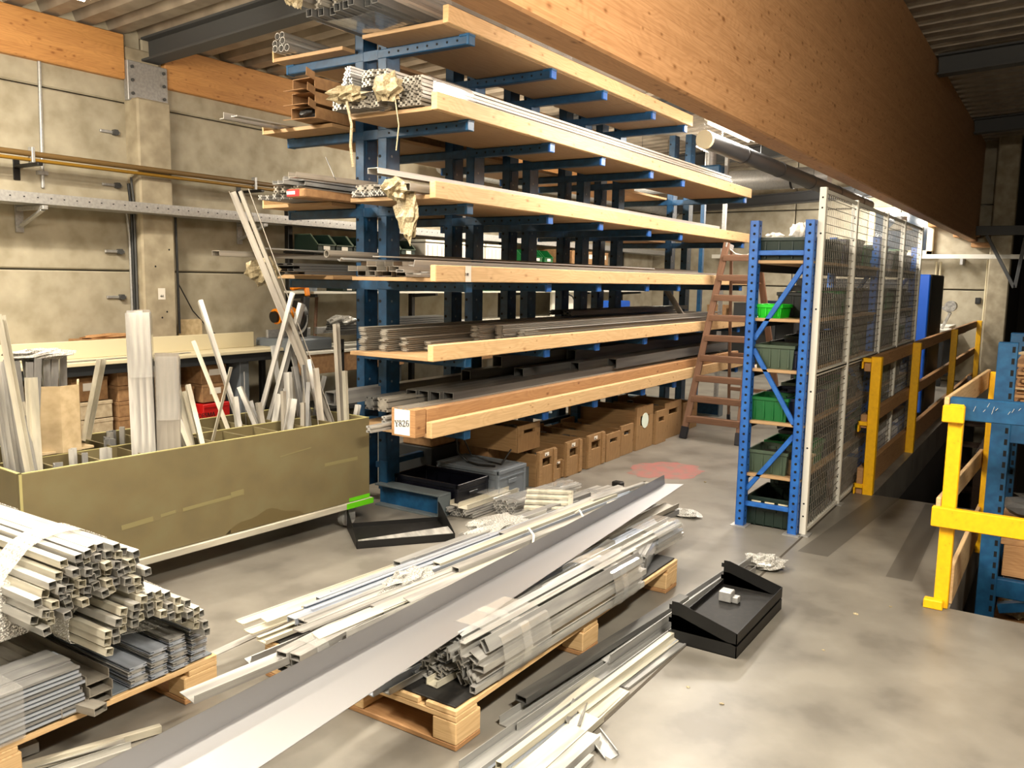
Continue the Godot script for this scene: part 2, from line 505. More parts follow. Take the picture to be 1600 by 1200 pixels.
func fitting(at: Vector3, length: float, energy: float, c: Color, label: String, glow := 0.13):
	var t := thing("tube_light", label, "light", at, 0.0, "ceiling tube lights")
	part("housing", Mb.new().bb(-0.07, 0.07, 0.0, 0.07, -length / 2 - 0.05, length / 2 + 0.05, 0.01), M.white, t)
	for x in [-0.035, 0.035]:
		part("tube", Mb.new().cyl(V(x, -0.02, -length / 2), V(x, -0.02, length / 2), 0.016, 8), M.tube, t)
	part("hanger", Mb.new().cyl(V(0, 0.07, length * 0.3), V(0, 0.5, length * 0.3), 0.004, 5).cyl(V(0, 0.07, -length * 0.3), V(0, 0.5, -length * 0.3), 0.004, 5), M.steel, t)
	light(at + V(0, -0.05, 0), Vector2(0.14, length), energy * 0.8, c, "tube_lamp")
	for z in [-0.3, 0.3]:
		if glow <= 0.0: continue
		var o := OmniLight3D.new()       # the bare tubes also light the ceiling
		o.name = "tube_glow"
		o.light_energy = energy * glow
		o.light_color = c
		o.light_size = 0.12
		o.omni_range = 40.0
		o.omni_attenuation = 2.0
		o.shadow_enabled = true
		add_child(o)
		o.position = at + V(0, -0.2, length * z)

func _ready():
	rng.seed = 7
	var cam := Camera3D.new()
	cam.name = "camera"
	add_child(cam)
	cam.position = V(0, 1.55, 0)
	cam.rotation_degrees = V(-7.142, 33.281, 1.036)
	cam.fov = 49.08
	cam.current = true
	var we := WorldEnvironment.new()
	var e := Environment.new()
	e.background_mode = Environment.BG_COLOR
	e.background_color = Color(0.01, 0.01, 0.012)
	e.tonemap_mode = Environment.TONE_MAPPER_LINEAR
	e.tonemap_exposure = 0.385
	e.sdfgi_enabled = true; e.ssao_enabled = true; e.ssil_enabled = true
	we.environment = e
	we.name = "world"
	add_child(we)
	materials()
	profiles()
	lights()
	room()
	wall_services()
	rack()
	rack_stock()
	under_rack()
	left_bench()
	back_corner()
	trolley()
	ladder()
	shelving()
	guard_rails()
	pallet_middle()
	pallet_left()
	floor_things()

func lights():
	fitting(V(-3.02, 3.1, -8.65), 1.2, 62.0, COOL, "lit white tube light hanging between rack and big timber beam, above the grey duct end", 0.0)
	fitting(V(-2.72, 3.02, -14.2), 1.5, 34.0, COOL, "lit tube light far back, above the wire mesh panels beside the timber beam")
	fitting(V(-5.15, 3.22, -0.7), 1.5, 25.0, WARM, "tube light over the olive trolley, nearer the camera")
	fitting(V(-5.15, 3.22, -2.3), 1.5, 36.0, WARM, "tube light over the olive trolley, nearer the rack")
	fitting(V(-5.15, 3.22, -8.3), 1.5, 30.0, WARM, "tube light over the far workbench behind the rack")
	fitting(V(-5.15, 3.22, -11.5), 1.5, 30.0, WARM, "tube light over the far end of the workbench behind the rack")
	fitting(V(-2.4, 3.0, -0.2), 1.5, 30.0, SOFT, "tube light over the open floor before the pallets")
	fitting(V(-2.75, 3.02, -2.6), 1.5, 22.0, SOFT, "tube light over the middle pallet")
	fitting(V(-2.25, 3.05, -5.7), 1.5, 17.0, COOL, "added tube light in the aisle, unseen behind the big timber beam")  # added unseen fitting, brightens the rack rails and the aisle floor
	fitting(V(-1.9, 3.1, -8.2), 1.5, 26.0, COOL, "added tube light at the ladder, unseen behind the big timber beam")  # extra fitting out of sight, added to lift the floor round the ladder
	fitting(V(0.7, 3.45, -1.2), 1.5, 85.0, SOFT, "tube light behind the camera over the walkway")

func room():
	var b := Mb.new()
	b.bb(-7.4, -1.1, -0.3, 0, -15.9, 3.3).bb(-1.1, -0.36, -0.3, 0, -6.6, 3.3).bb(-0.36, 4.5, -0.3, 0, -4.45, 3.3)
	struct("floor", b, M.floor)
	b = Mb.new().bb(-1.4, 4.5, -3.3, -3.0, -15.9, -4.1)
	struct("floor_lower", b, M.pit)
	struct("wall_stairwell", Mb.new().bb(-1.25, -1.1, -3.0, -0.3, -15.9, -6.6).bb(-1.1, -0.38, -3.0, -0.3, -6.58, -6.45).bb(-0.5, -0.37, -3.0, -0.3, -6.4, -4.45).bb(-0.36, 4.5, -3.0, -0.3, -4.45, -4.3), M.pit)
	# left wall: concrete panels with open joints between them
	var w := struct("wall_left", Mb.new().bb(-7.4, -7.02, -0.3, 4.0, -15.9, 3.3), M.joint)
	var zs := [3.3, -0.2, -4.55, -9.1, -13.65, -15.6]
	var ys := [0.0, 1.555, 2.12, 2.985, 4.0]
	for i in 5:
		for j in 4:
			part("concrete_panel", Mb.new().bb(-7.05, -6.9 if j != 1 else -6.915, ys[j] + 0.005, ys[j + 1] - 0.005, zs[i] - 0.006, zs[i + 1] + 0.006, 0.012), M.concrete, w)
	w = struct("wall_back", Mb.new().bb(-7.4, -0.85, -3.3, 4.3, -15.9, -15.62), M.joint)
	var xs := [-7.0, -4.2, -0.9]
	ys = [-3.0, 0.0, 1.5, 2.85, 4.3]
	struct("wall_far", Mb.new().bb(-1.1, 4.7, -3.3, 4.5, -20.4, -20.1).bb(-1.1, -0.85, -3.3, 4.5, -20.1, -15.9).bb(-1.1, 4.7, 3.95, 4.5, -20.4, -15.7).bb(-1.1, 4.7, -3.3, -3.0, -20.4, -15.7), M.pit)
	for i in 2:
		for j in 4:
			part("concrete_panel", Mb.new().bb(xs[i] + 0.008, xs[i + 1] - 0.008, ys[j] + 0.01, ys[j + 1] - 0.01, -15.7, -15.5, 0.012), M.concrete, w)
	struct("wall_right", Mb.new().bb(4.4, 4.7, -3.3, 4.5, -20.4, 3.3), M.concrete)
	struct("wall_front", Mb.new().bb(-7.4, 4.7, -0.3, 4.5, 3.2, 3.5), M.concrete)
	# ceiling: ribbed steel deck, ribs across the hall, on a slight fall to the left
	b = Mb.new()
	b.g = Vector3.RIGHT
	var pr := []
	var z := 3.3
	while z > -15.7:
		for q in [[0.0, 0.0], [-0.13, 0.0], [-0.16, 0.075], [-0.25, 0.075]]: pr.append(Vector2(z + q[0], q[1]))
		z -= 0.28
	for i in pr.size() - 1:
		var p: Vector2 = pr[i]
		var q: Vector2 = pr[i + 1]
		for s in [[-7.4, -1.0], [-1.0, 4.7]]:
			b.face(V(s[0], roof(s[0]) + p.y, p.x), V(s[0], roof(s[0]) + q.y, q.x), V(s[1], roof(s[1]) + q.y, q.x), V(s[1], roof(s[1]) + p.y, p.x))
	for s in [[-7.4, -1.0], [-1.0, 4.7]]:
		b.face(V(s[0], roof(s[0]) + 0.2, 3.5), V(s[0], roof(s[0]) + 0.2, -15.9), V(s[1], roof(s[1]) + 0.2, -15.9), V(s[1], roof(s[1]) + 0.2, 3.5))
	struct("ceiling", b, M.deck)
	# steel purlins across the hall
	for k in 4:
		var zz: float = [-4.6, -9.6, -13.4, -15.2][k]
		for s in [[-6.85, -1.45], [-1.28, 4.4]]:
			if zz == -15.2 and s[0] > -2: continue
			b = Mb.new()
			var d := 0.55 if zz == -15.2 else 0.0
			var r0: float = roof(s[0]) - d
			var r1: float = roof(s[1]) - d
			b.bar(V(s[0], r0 - 0.012, zz), V(s[1], r1 - 0.012, zz), 0.16, 0.018).bar(V(s[0], r0 - 0.19, zz), V(s[1], r1 - 0.19, zz), 0.16, 0.018).bar(V(s[0], r0 - 0.1, zz), V(s[1], r1 - 0.1, zz), 0.014, 0.17)
			struct("beam", b, M.steel)
	# glued timber: wall plate on the left and the deep girder over the aisle edge
	for s in [[3.2, -4.36], [-4.74, -15.5]]:
		b = Mb.new(); b.g = Vector3.BACK
		struct("beam", b.bb(-7.0, -6.84, 3.17, 3.535, s[0], s[1], 0.008), M.glulam_wall)
	b = Mb.new(); b.g = Vector3.BACK
	struct("beam", b.bb(-1.425, -1.3, 2.27, 3.815, 3.2, -15.5, 0.008), M.glulam)
	# concrete pillar with its steel shoe plate
	var c := struct("pillar", Mb.new().bb(-6.92, -6.72, 0, 3.02, -4.38, -4.70, 0.015).bb(-6.92, -6.86, 3.0, 3.45, -4.38, -4.70, 0.01), M.pillar)
	part("shoe_plate", Mb.new().bb(-6.87, -6.81, 3.0, 3.33, -4.36, -4.74, 0.004), M.galv, c)
	b = Mb.new()
	for p in [[3.06, -4.4], [3.28, -4.4], [3.06, -4.7], [3.28, -4.7], [3.17, -4.4], [3.17, -4.7]]: b.cyl(V(-6.815, p[0], p[1]), V(-6.795, p[0], p[1]), 0.014, 8)
	part("bolt", b, M.steel, c)
	b = Mb.new()
	for p in [[0.95, -4.62], [1.15, -4.55], [1.2, -4.6], [1.6, -4.5], [1.75, -4.64], [1.15, -4.42]]: b.cyl(V(-6.725, p[0], p[1]), V(-6.719, p[0], p[1]), 0.009, 7)
	part("anchor_hole", b, M.hole, c).set_meta("kind", "stuff")
	struct("pillar", Mb.new().bb(-1.1, -0.8, -3.0, 3.9, -15.5, -15.2, 0.015), M.pillar)
	# saw cut along the floor and the marks on it
	struct("trim_1", Mb.new().bb(-1.258, -1.246, -0.01, 0.0015, -6.6, 3.0), M.joint)

func roof(x: float) -> float: return 3.545 + (x + 7.0) * 0.05

func wall_services():
	# gas pipe on black brackets
	var t := thing("gas_pipe", "pair of slim yellow gas pipes running along the left concrete wall", "pipe")
	part("pipe", Mb.new().cyl(V(-6.66, 2.43, 3.0), V(-6.66, 2.41, -15.4), 0.022, 12), M.pipe_brown, t)
	part("pipe", Mb.new().cyl(V(-6.66, 2.385, 3.0), V(-6.66, 2.365, -15.4), 0.014, 8), M.pipe_yellow, t)
	for z in [-3.45, -5.55, -7.6, -9.7]:
		part("clip", Mb.new().bb(-6.69, -6.63, 2.355, 2.475, z + 0.012, z - 0.012, 0.004), M.galv, t)
	var k := 0
	for z in [-3.45, -5.55, -7.6, -9.7]:
		var b := thing("wall_bracket", ["black wall bracket carrying the gas pipe, left of the concrete pillar", "black wall bracket carrying the gas pipe, above the leaning long profiles", "black wall bracket carrying the gas pipe, just past the near rack uprights", "black wall bracket carrying the gas pipe, deepest along the wall"][k], "bracket", V(-6.9, 2.3, z))
		part("arm", Mb.new().bb(0, 0.36, 0.03, 0.055, 0.02, -0.02, 0.004), M.black, b)
		part("back_plate", Mb.new().bb(0, 0.012, -0.06, 0.12, 0.025, -0.025, 0.003), M.black, b)
		k += 1
	# galvanised cable tray
	t = thing("cable_tray", "galvanised perforated cable tray running along the left concrete wall", "cable tray")
	part("tray", Mb.new().bb(-6.82, -6.52, 2.045, 2.05, 3.0, -15.4).bb(-6.524, -6.518, 2.045, 2.125, 3.0, -15.4).bb(-6.824, -6.818, 2.045, 2.125, 3.0, -15.4), M.galv, t)
	var h := Mb.new()
	var z := -2.6
	while z > -9.0:
		h.bb(-6.519, -6.5165, 2.085, 2.093, z, z - 0.012)
		z -= 0.1
	part("perforation", h, M.hole, t).set_meta("kind", "stuff")
	k = 0
	for zz in [-3.45, -5.55, -7.65]:
		var b := thing("tray_bracket", ["grey triangular bracket under the cable tray, left of the pillar", "grey triangular bracket under the cable tray, behind the leaning long profiles", "grey triangular bracket under the cable tray, behind the near rack uprights"][k], "bracket", V(-6.9, 2.04, zz))
		part("arm", Mb.new().bar(V(0, -0.02, 0), V(0.4, -0.02, 0), 0.04, 0.03, 0.003), M.galv, b)
		part("brace", Mb.new().bar(V(0, -0.16, 0), V(0.36, -0.035, 0), 0.035, 0.02, 0.003), M.galv, b)
		part("back_plate", Mb.new().bb(0, 0.012, -0.2, 0.02, 0.03, -0.03), M.galv, b)
		k += 1
	# conduits and cables
	t = thing("conduit", "thin grey conduit running down the left wall above the cable tray", "conduit")
	part("conduit", Mb.new().cyl(V(-6.885, 3.17, -3.66), V(-6.885, 2.2, -3.64), 0.014, 8), M.galv, t)
	part("clip", Mb.new().bb(-6.9, -6.865, 2.3, 2.33, -3.6, -3.68), M.galv, t)
	t = thing("cable_bundle", "bundle of grey conduits and cables running down the left side of the pillar", "cables")
	for i in 3:
		var x: float = [-6.87, -6.83, -6.79][i]
		var top: float = [2.05, 2.3, 2.35][i]
		part("conduit", Mb.new().tube([V(x, 1.12, -4.36), V(x, top - 0.2, -4.36), V(x + 0.02, top, -4.33)], [0.012, 0.014, 0.01][i], 7), [M.galv, M.dark_grey, M.steel][i], t)
	single("cable", Mb.new().tube([V(-6.75, 2.04, -4.735), V(-6.74, 1.0, -4.735)], 0.012, 6).tube([V(-6.76, 1.45, -4.75), V(-6.84, 1.2, -4.95), V(-6.85, 1.0, -5.15), V(-6.8, 0.9, -5.3)], 0.006, 5), M.black, "black cable running down the right edge of the pillar and trailing off", "cable")
	for i in 4:
		var y: float = [2.72, 2.28, 1.72, 1.33][i]
		t = thing("panel_anchor", ["metal wall anchor beside the pillar, topmost of four", "metal wall anchor beside the pillar, at gas pipe height", "metal wall anchor beside the pillar, second from below", "metal wall anchor beside the pillar, lowest of four"][i], "anchor", V(-6.9, y, -4.3))
		part("tongue", Mb.new().bb(0, 0.02, -0.012, 0.012, 0.16, -0.02, 0.004), M.galv, t)
		part("nut", Mb.new().cyl(V(0.0, 0, 0.03), V(0.045, 0, 0.03), 0.026, 6), M.steel, t)
	t = thing("notice", "small white paper notice taped on the front of the concrete pillar", "notice", V(-6.718, 1.36, -4.55))
	part("sheet", Mb.new().bb(0, 0.002, -0.05, 0.05, 0.035, -0.035), M.paper, t)
	words("44", V(0.003, -0.02, 0.0), PI / 2, 0.03, M.black, t)
	# ventilation ducts
	t = thing("spiral_duct", "long silver spiral duct running along the left wall above the far bench", "duct")
	part("duct", Mb.new().cyl(V(-6.45, 2.89, -8.2), V(-6.45, 2.87, -15.4), 0.1, 18), M.galv, t)
	var seams := Mb.new()
	for i in 40: seams.cyl(V(-6.45, 2.89 - i * 0.0005, -8.3 - i * 0.175), V(-6.45, 2.89 - i * 0.0005, -8.312 - i * 0.175), 0.104, 18, -1.0, true)
	part("seam", seams, M.galv, t).set_meta("kind", "stuff")
	for zz in [-8.6, -10.3, -12.6]: part("hanger", Mb.new().cyl(V(-6.45, 2.9, zz), V(-6.45, 2.9, zz - 0.03), 0.108, 18), M.black, t)
	t = thing("exhaust_duct", "dark round duct with a pale end cap hanging along the aisle beneath the tube light", "duct")
	part("duct", Mb.new().cyl(V(-3.07, 2.92, -8.02), V(-2.62, 2.73, -13.6), 0.085, 20), M.dark_grey, t)
	part("end_cap", Mb.new().cyl(V(-3.074, 2.92, -7.99), V(-3.07, 2.92, -8.03), 0.089, 20), M.cream, t)
	for i in 5: part("band", Mb.new().cyl(V(-3.0 + i * 0.085, 2.89 - i * 0.036, -8.9 - i * 1.05), V(-2.997 + i * 0.085, 2.889 - i * 0.036, -8.94 - i * 1.05), 0.091, 20), M.black, t)
	for i in 3: part("hanger", Mb.new().cyl(V(-2.96 + i * 0.14, 2.88, -9.4 - i * 1.75), V(-2.96 + i * 0.14, roof(-2.9), -9.4 - i * 1.75), 0.004, 5), M.steel, t)
	t = thing("cross_duct", "silver round duct crossing under the ceiling and joining the dark aisle duct", "duct")
	part("duct", Mb.new().cyl(V(-5.6, 2.98, -11.9), V(-2.8, 2.98, -11.9), 0.14, 20), M.galv, t)
	for x in [-3.3, -4.2, -5.1]: part("band", Mb.new().cyl(V(x, 2.98, -11.9), V(x + 0.03, 2.98, -11.9), 0.146, 20), M.black, t)
	t = thing("extractor", "blue extraction unit with silver flexible hose and plastic hood behind the rack", "extractor", V(-3.95, 0, -10.6))
	part("cabinet", Mb.new().bb(-0.16, 0.16, 2.82, 3.02, -0.15, 0.15, 0.02), M.rackblue, t)
	part("hose", Mb.new().cyl(V(-0.03, 3.02, 0), V(-0.03, 3.22, 0), 0.07, 14), M.galv, t)
	part("hood", Mb.new().cyl(V(0.02, 3.22, 0), V(-0.1, 3.54, 0.1), 0.09, 8, 0.4), M.film, t)
	part("post", Mb.new().bb(0.17, 0.21, 0, 3.2, -0.03, 0.03), M.galv, t)
	part("leg", Mb.new().bb(-0.12, -0.07, 0, 2.83, -0.03, 0.03), M.rackblue, t)

# ---------- the cantilever rack
func rack():
	var t := thing("cantilever_rack", "tall blue double-sided steel cantilever rack full of long profiles", "rack")
	var up := Mb.new()
	up.bb(-0.0375, 0.0375, 0, 3.14, -0.006, 0).bb(-0.0375, -0.0315, 0, 3.14, -0.13, 0).bb(0.0315, 0.0375, 0, 3.14, -0.13, 0).bb(-0.0375, 0.0375, 0, 3.14, -0.13, -0.124)
	var upm := up.mesh()
	var holes := Mb.new()
	var dots := Mb.new()
	var y := 0.34
	while y < 3.1:
		holes.cyl(V(-0.02, y, 0.0005), V(-0.02, y, 0.0015), 0.011, 8)
		dots.cyl(V(0.0375, y, -0.05), V(0.039, y, -0.05), 0.009, 6)
		y += 0.135
	var hm := holes.mesh()
	var dm := dots.mesh()
	var arm := Mb.new()
	arm.g = Vector3.RIGHT
	arm.bar(V(0, -0.03, -0.03), V(0.72, -0.03, -0.03), 0.06, 0.06, 0.006)
	var am := arm.mesh()
	var ah := Mb.new()
	for i in 8: ah.cyl(V(0.1 + i * 0.078, -0.03, 0.0005), V(0.1 + i * 0.078, -0.03, 0.0016), 0.008, 7)
	var ahm := ah.mesh()
	var cap := Mb.new().bb(0.715, 0.735, -0.062, 0.004, -0.064, 0.004, 0.004).mesh()
	var rim := Mb.new().bb(0.66, 0.738, -0.012, 0.012, -0.064, 0.006, 0.004).mesh()
	var gus := Mb.new()
	gus.ext(PackedVector2Array([Vector2(0, 0), Vector2(0.12, 0), Vector2(0, -0.15)]), -0.036, -0.026)
	var gm := gus.mesh()
	var dark := plain(Color(0.42, 0.47, 0.52), 0.4, 0.3)
	for ci in 6:
		var z: float = COLS[ci]
		for s in [0, 1]:
			var u := part("upright", upm, M.blue, t)
			u.position = V(-4.022 if s == 0 else -3.822, 0.1, z)
			var q := part("bolt_hole", hm, M.hole, u)
			q.set_meta("kind", "stuff")
			q = part("bolt_hole", dm, dark, u)
			q.set_meta("kind", "stuff")
			var f := Mb.new()
			var d := -1.0 if s == 0 else 1.0
			f.bb(0, d * 0.55, 0.012, 0.14, -0.055, -0.065)
			f.bb(0, d * 0.06, 0.14, 0.3, -0.055, -0.065)
			var b := part("foot", f, M.rackblue, t)
			b.position = V(-4.0 if s == 0 else -3.84, 0, z + 0.06)
			var fl := Mb.new()
			fl.bb(0, d * 0.56, 0.14, 0.152, 0.0, -0.12, 0.002).bb(0, d * 0.56, 0, 0.012, 0.0, -0.12, 0.002).bb(d * 0.545, d * 0.56, 0.012, 0.14, 0.0, -0.12)
			part("flange", fl, M.flange, b)
		for li in 6:
			if li == 0 and ci == 5: continue
			for s in [0, 1]:
				if s == 0 and li >= 4: continue
				var a := part("arm", am, M.blue, t)
				a.position = V(-3.98 if s == 0 else -3.86, LEV[li], z + 0.004)
				if s == 0: a.rotation.y = PI; a.position.z -= 0.062
				if ci < 2 and s == 1: part("bolt_hole", ahm, M.hole, a).set_meta("kind", "stuff")
				part("end_plate", cap, M.blue_bright if ci > 0 else M.rackblue, a)
				part("end_hook", rim, M.rackblue, a)
				part("gusset", gm, M.blue, a)
			part("spacer", Mb.new().bb(-3.99, -3.86, LEV[li] - 0.06, LEV[li], z, z - 0.05), M.blue, t)
	# braces between the uprights, behind
	for ci in 5:
		if ci == 4: continue
		part("tie", Mb.new().bar(V(-3.92, 0.25, COLS[ci] - 0.06), V(-3.92, 0.25, COLS[ci + 1] - 0.06), 0.04, 0.04), M.blue, t)
	# boards on the arms with a timber edge rail nailed on
	var where := ["topmost", "second highest", "third highest", "fourth highest", "fifth", "lowest"]
	for li in 6:
		var y0: float = LEV[li]
		var z0: float = [-4.0, -3.9, -3.89, -3.9, -3.88, -3.87][li]
		var z1: float = -7.75 if li == 0 else -9.6
		var o := thing("shelf_board", "plywood board with a pine edge rail on the %s arms, facing the aisle" % where[li], "shelf", Vector3.ZERO, 0.0, "aisle side rack boards")
		var x0 := -3.78
		var n := 3
		for i in n:
			var a := lerpf(z0, z1, i / float(n))
			var c := lerpf(z0, z1, (i + 1) / float(n))
			var b := Mb.new(); b.g = Vector3.BACK
			part("plank", b.bb(x0, -3.145, y0 + 0.002, y0 + 0.026, a, c + 0.003, 0.002), M.ply, o)
		var b := Mb.new(); b.g = Vector3.BACK
		part("edge_rail", b.bb(-3.143, -3.1, y0 + 0.003, y0 + 0.102, z0 + 0.01, z1, 0.004), M.pine, o)
		if li == 5:
			b = Mb.new(); b.g = Vector3.BACK
			part("inner_rail", b.bb(-3.215, -3.16, y0 + 0.027, y0 + 0.175, z0 - 0.02, z1, 0.004), M.pine_old, o)
		if li < 4:
			o = thing("shelf_board", "plywood board on the %s arms, on the wall side of the rack" % where[li], "shelf", Vector3.ZERO, 0.0, "wall side rack boards")
			for i in n:
				var a := lerpf(z0 - 0.12, z1, i / float(n))
				var c := lerpf(z0 - 0.12, z1, (i + 1) / float(n))
				b = Mb.new(); b.g = Vector3.BACK
				part("plank", b.bb(-4.72, -4.065, y0 + 0.002, y0 + 0.026, a, c + 0.003, 0.002), M.ply, o)
			b = Mb.new(); b.g = Vector3.BACK
			part("edge_rail", b.bb(-4.735, -4.722, y0 + 0.002, y0 + 0.08, z0 - 0.12, z1, 0.003), M.pine, o)
	var tg := thing("shelf_tag", "white printed tag on the pine rail of the fourth highest board", "tag", V(-3.099, 1.525, -4.2))
	part("card", Mb.new().bb(0, 0.003, 0, 0.098, 0.02, -0.035), M.paper, tg)
	words("2 01", V(0.004, 0.045, 0.01), PI / 2, 0.022, M.dark_grey, tg)
	tg = thing("shelf_tag", "white paper on a wood block with handwritten number at the lowest rail end", "tag", V(-3.3, 0.6, -3.78))
	part("block", Mb.new().bb(-0.045, 0.14, 0.0, 0.17, -0.1, 0, 0.003), M.pine_old, tg)
	part("sheet", Mb.new().bb(-0.02, 0.1, 0.012, 0.165, 0.0, 0.002), M.paper, tg)
	words("Y826", V(0.04, 0.08, 0.003), 0.0, 0.05, M.plastic_blue, tg, "Droid Serif", 0.1)

func bundle(called: String, label: String, at: Vector3, turn := PI, group := "", category := "bundle") -> Node3D:
	return thing(called, label, category, at, turn, group)

func stack(t: Node3D, kind: String, mat: String, nx: int, ny: int, dx: float, dy: float, length: float, x0 := 0.0, y0 := 0.0, jit := 0.04, called := "profile"):
	for j in ny:
		for i in nx:
			var z0 := rng.randf() * jit
			piece(t, called, kind, mat, V(x0 + i * dx + rng.randf_range(-0.002, 0.002), y0 + j * dy, z0), V(x0 + i * dx, y0 + j * dy, length - rng.randf() * jit * 3.0))

func rag(c: Vector3, s: Vector3, sd: int, label: String, mat := "rag", called := "plastic_film"):
	single(called, crumple(c, s, sd, 9, 0.4), M[mat], label, "plastic")

func rack_stock():
	var g := "profile stock lying on the rack"
	# topmost boards
	var y: float = LEV[0] + 0.028
	var t := bundle("profile_bundle", "plastic-wrapped bundle of long profiles on the topmost rack board, reaching out over the camera", V(-3.2, y, -3.55))
	stack(t, "square_big", "alu_dark", 8, 1, 0.072, 0.05, 4.2, 0.1, 0.025, 0.1)
	stack(t, "slot", "alu_rack", 7, 1, 0.08, 0.05, 4.2, 0.12, 0.072, 0.1)
	stack(t, "duct_box", "alu_rack", 1, 1, 0.1, 0.1, 4.1, 0.66, 0.13, 0.05)
	stack(t, "slot_block", "alu_dark", 3, 1, 0.16, 0.1, 4.0, 0.16, 0.136, 0.1)
	stack(t, "square_big", "alu_rack", 6, 2, 0.095, 0.055, 3.9, 0.13, 0.20, 0.15)
	wrap_film(t, "film", 0.64, 0.25, 0.15, 0.7, "film", 0.12, 0.39)
	wrap_film(t, "film", 0.63, 0.24, 1.3, 2.2, "film", 0.12, 0.39)
	rag(V(-3.86, y + 0.13, -3.52), V(0.12, 0.16, 0.12), 3, "torn pale plastic flapping at the end of the topmost bundle")
	t = bundle("tube_bundle", "handful of round tubes on the topmost board, wall side", V(-4.45, y, -4.02))
	for p in [[0, 0], [0.05, 0], [0.1, 0], [0.02, 0.043], [0.07, 0.045], [0.125, 0.04], [0.05, 0.086], [0.1, 0.086]]:
		piece(t, "tube", "round", "alu_white", V(p[0] + 0.05, p[1] + 0.026, rng.randf() * 0.05), V(p[0] + 0.05, p[1] + 0.026, 3.6))
	# second highest
	y = LEV[1] + 0.028
	t = bundle("profile_bundle", "bundle of slotted profiles with frayed plastic on the second highest board, against the rail", V(-3.17, y, -3.86))
	stack(t, "slot", "alu_rack", 4, 4, 0.043, 0.043, 5.4, 0.05, 0.025, 0.03)
	wrap_film(t, "film", 0.2, 0.2, 0.1, 0.5, "film", 0.09, 0.11)
	t = bundle("profile_bundle", "upper bundle of slotted profiles stacked on the second highest board beside the near upright", V(-3.62, y + 0.13, -3.8))
	stack(t, "slot", "alu_rack", 5, 2, 0.044, 0.043, 5.0, -0.18, 0.03, 0.06)
	stack(t, "slot_small", "alu_white", 2, 4, 0.034, 0.033, 5.0, 0.09, 0.02, 0.03)
	t = bundle("profile_bundle", "lower bundle of square profiles in torn plastic on the second highest board", V(-3.45, y, -3.74))
	stack(t, "slot", "alu_rack", 8, 2, 0.044, 0.044, 5.0, 0.02, 0.025, 0.08)
	wrap_film(t, "film", 0.4, 0.12, 0.1, 0.6, "film", 0.05, 0.17)
	rag(V(-3.35, y + 0.1, -3.76), V(0.17, 0.14, 0.16), 5, "crumpled dusty plastic on the ends of the second highest bundles, nearer the rail")
	rag(V(-3.66, y + 0.08, -3.74), V(0.24, 0.09, 0.16), 6, "crumpled dusty plastic on the ends of the second highest bundles, nearer the upright")
	single("plastic_strip", Mb.new().tube([V(-3.62, y + 0.03, -3.7), V(-3.6, y - 0.1, -3.72), V(-3.61, y - 0.22, -3.72), V(-3.6, y - 0.34, -3.73)], 0.009, 6), M.rag, "strip of dusty plastic dangling from the second highest board beside the near upright", "plastic")
	single("plastic_strip", Mb.new().tube([V(-3.3, y + 0.03, -3.76), V(-3.28, y - 0.12, -3.77), V(-3.3, y - 0.26, -3.77)], 0.004, 5), M.rag, "thin thread of plastic dangling under the middle of the second highest board", "plastic")
	for k in 3:
		t = thing("cardboard_sleeve", ["flattened cardboard sleeve, topmost of three at the near end of the second highest board", "open cardboard sleeve, middle of three at the near end of the second highest board", "cardboard sleeve stuffed with grey foam, lowest of three on the second highest board"][k], "cardboard", V(-4.12, y + 0.09 * (2 - k), -3.88), PI + 0.05 * k)
		var b := Mb.new()
		b.hollow(rect(0.2, 0.07, 0.05, 0.045), rect(0.192, 0.062, 0.05, 0.045), 0, 2.6)
		part("sleeve", b, M.card, t)
		part("flap", Mb.new().bar(V(-0.05, 0.08, 0), V(-0.08, 0.09, -0.1), 0.004, 0.05, 0.001).bar(V(0.05, 0.01, 0), V(0.05, -0.01, -0.09), 0.18, 0.004, 0.001), M.card, t)
		if k == 2: part("filling", crumple(V(0.05, 0.045, 0.06), V(0.16, 0.055, 0.14), 12, 8), M.dark_grey, t)
	loose("flat_profile", "flat", "alu_white", V(-4.5, y + 0.01, -3.6), V(-4.25, y + 0.012, -8.5), 0.0, "long flat white profile on the second highest board, wall side")
	loose("angle_profile", "angle", "alu_white", V(-4.62, y + 0.022, -3.6), V(-4.5, y + 0.022, -8.5), 0.0, "long angle profile at the outer edge of the second highest board, wall side")
	# third highest
	y = LEV[2] + 0.028
	t = bundle("profile_bundle", "mixed bundle of long profiles on the third highest board, wall side of the near upright", V(-4.1, y, -3.7))
	stack(t, "slot", "alu_rack", 5, 1, 0.045, 0.043, 5.0, 0.05, 0.06, 0.1)
	stack(t, "channel", "alu_grey", 3, 2, 0.055, 0.03, 5.0, 0.05, 0.1, 0.15)
	stack(t, "slot_small", "alu_white", 8, 1, 0.05, 0.03, 5.0, 0.02, 0.018, 0.15)
	t = thing("cardboard_packet", "flat cardboard packet with a red and white printed end on the third highest board", "packet", V(-4.0, y, -3.72), PI)
	part("packet", Mb.new().bb(0, 0.16, 0, 0.055, 0, 1.2, 0.008), M.card, t)
	part("print", Mb.new().bb(0.05, 0.158, 0.008, 0.05, -0.002, 0.06), M.red, t)
	part("print", Mb.new().bb(0.085, 0.16, 0.02, 0.04, -0.003, 0.03), M.paper, t)
	t = bundle("profile_bundle", "low row of small slotted profiles on the third highest board, aisle side of the upright", V(-3.4, y, -3.82))
	stack(t, "slot_small", "alu_white", 8, 1, 0.042, 0.03, 5.2, 0.05, 0.018, 0.08)
	stack(t, "slot_pair", "alu_rack", 3, 1, 0.09, 0.04, 5.2, 0.12, 0.055, 0.1)
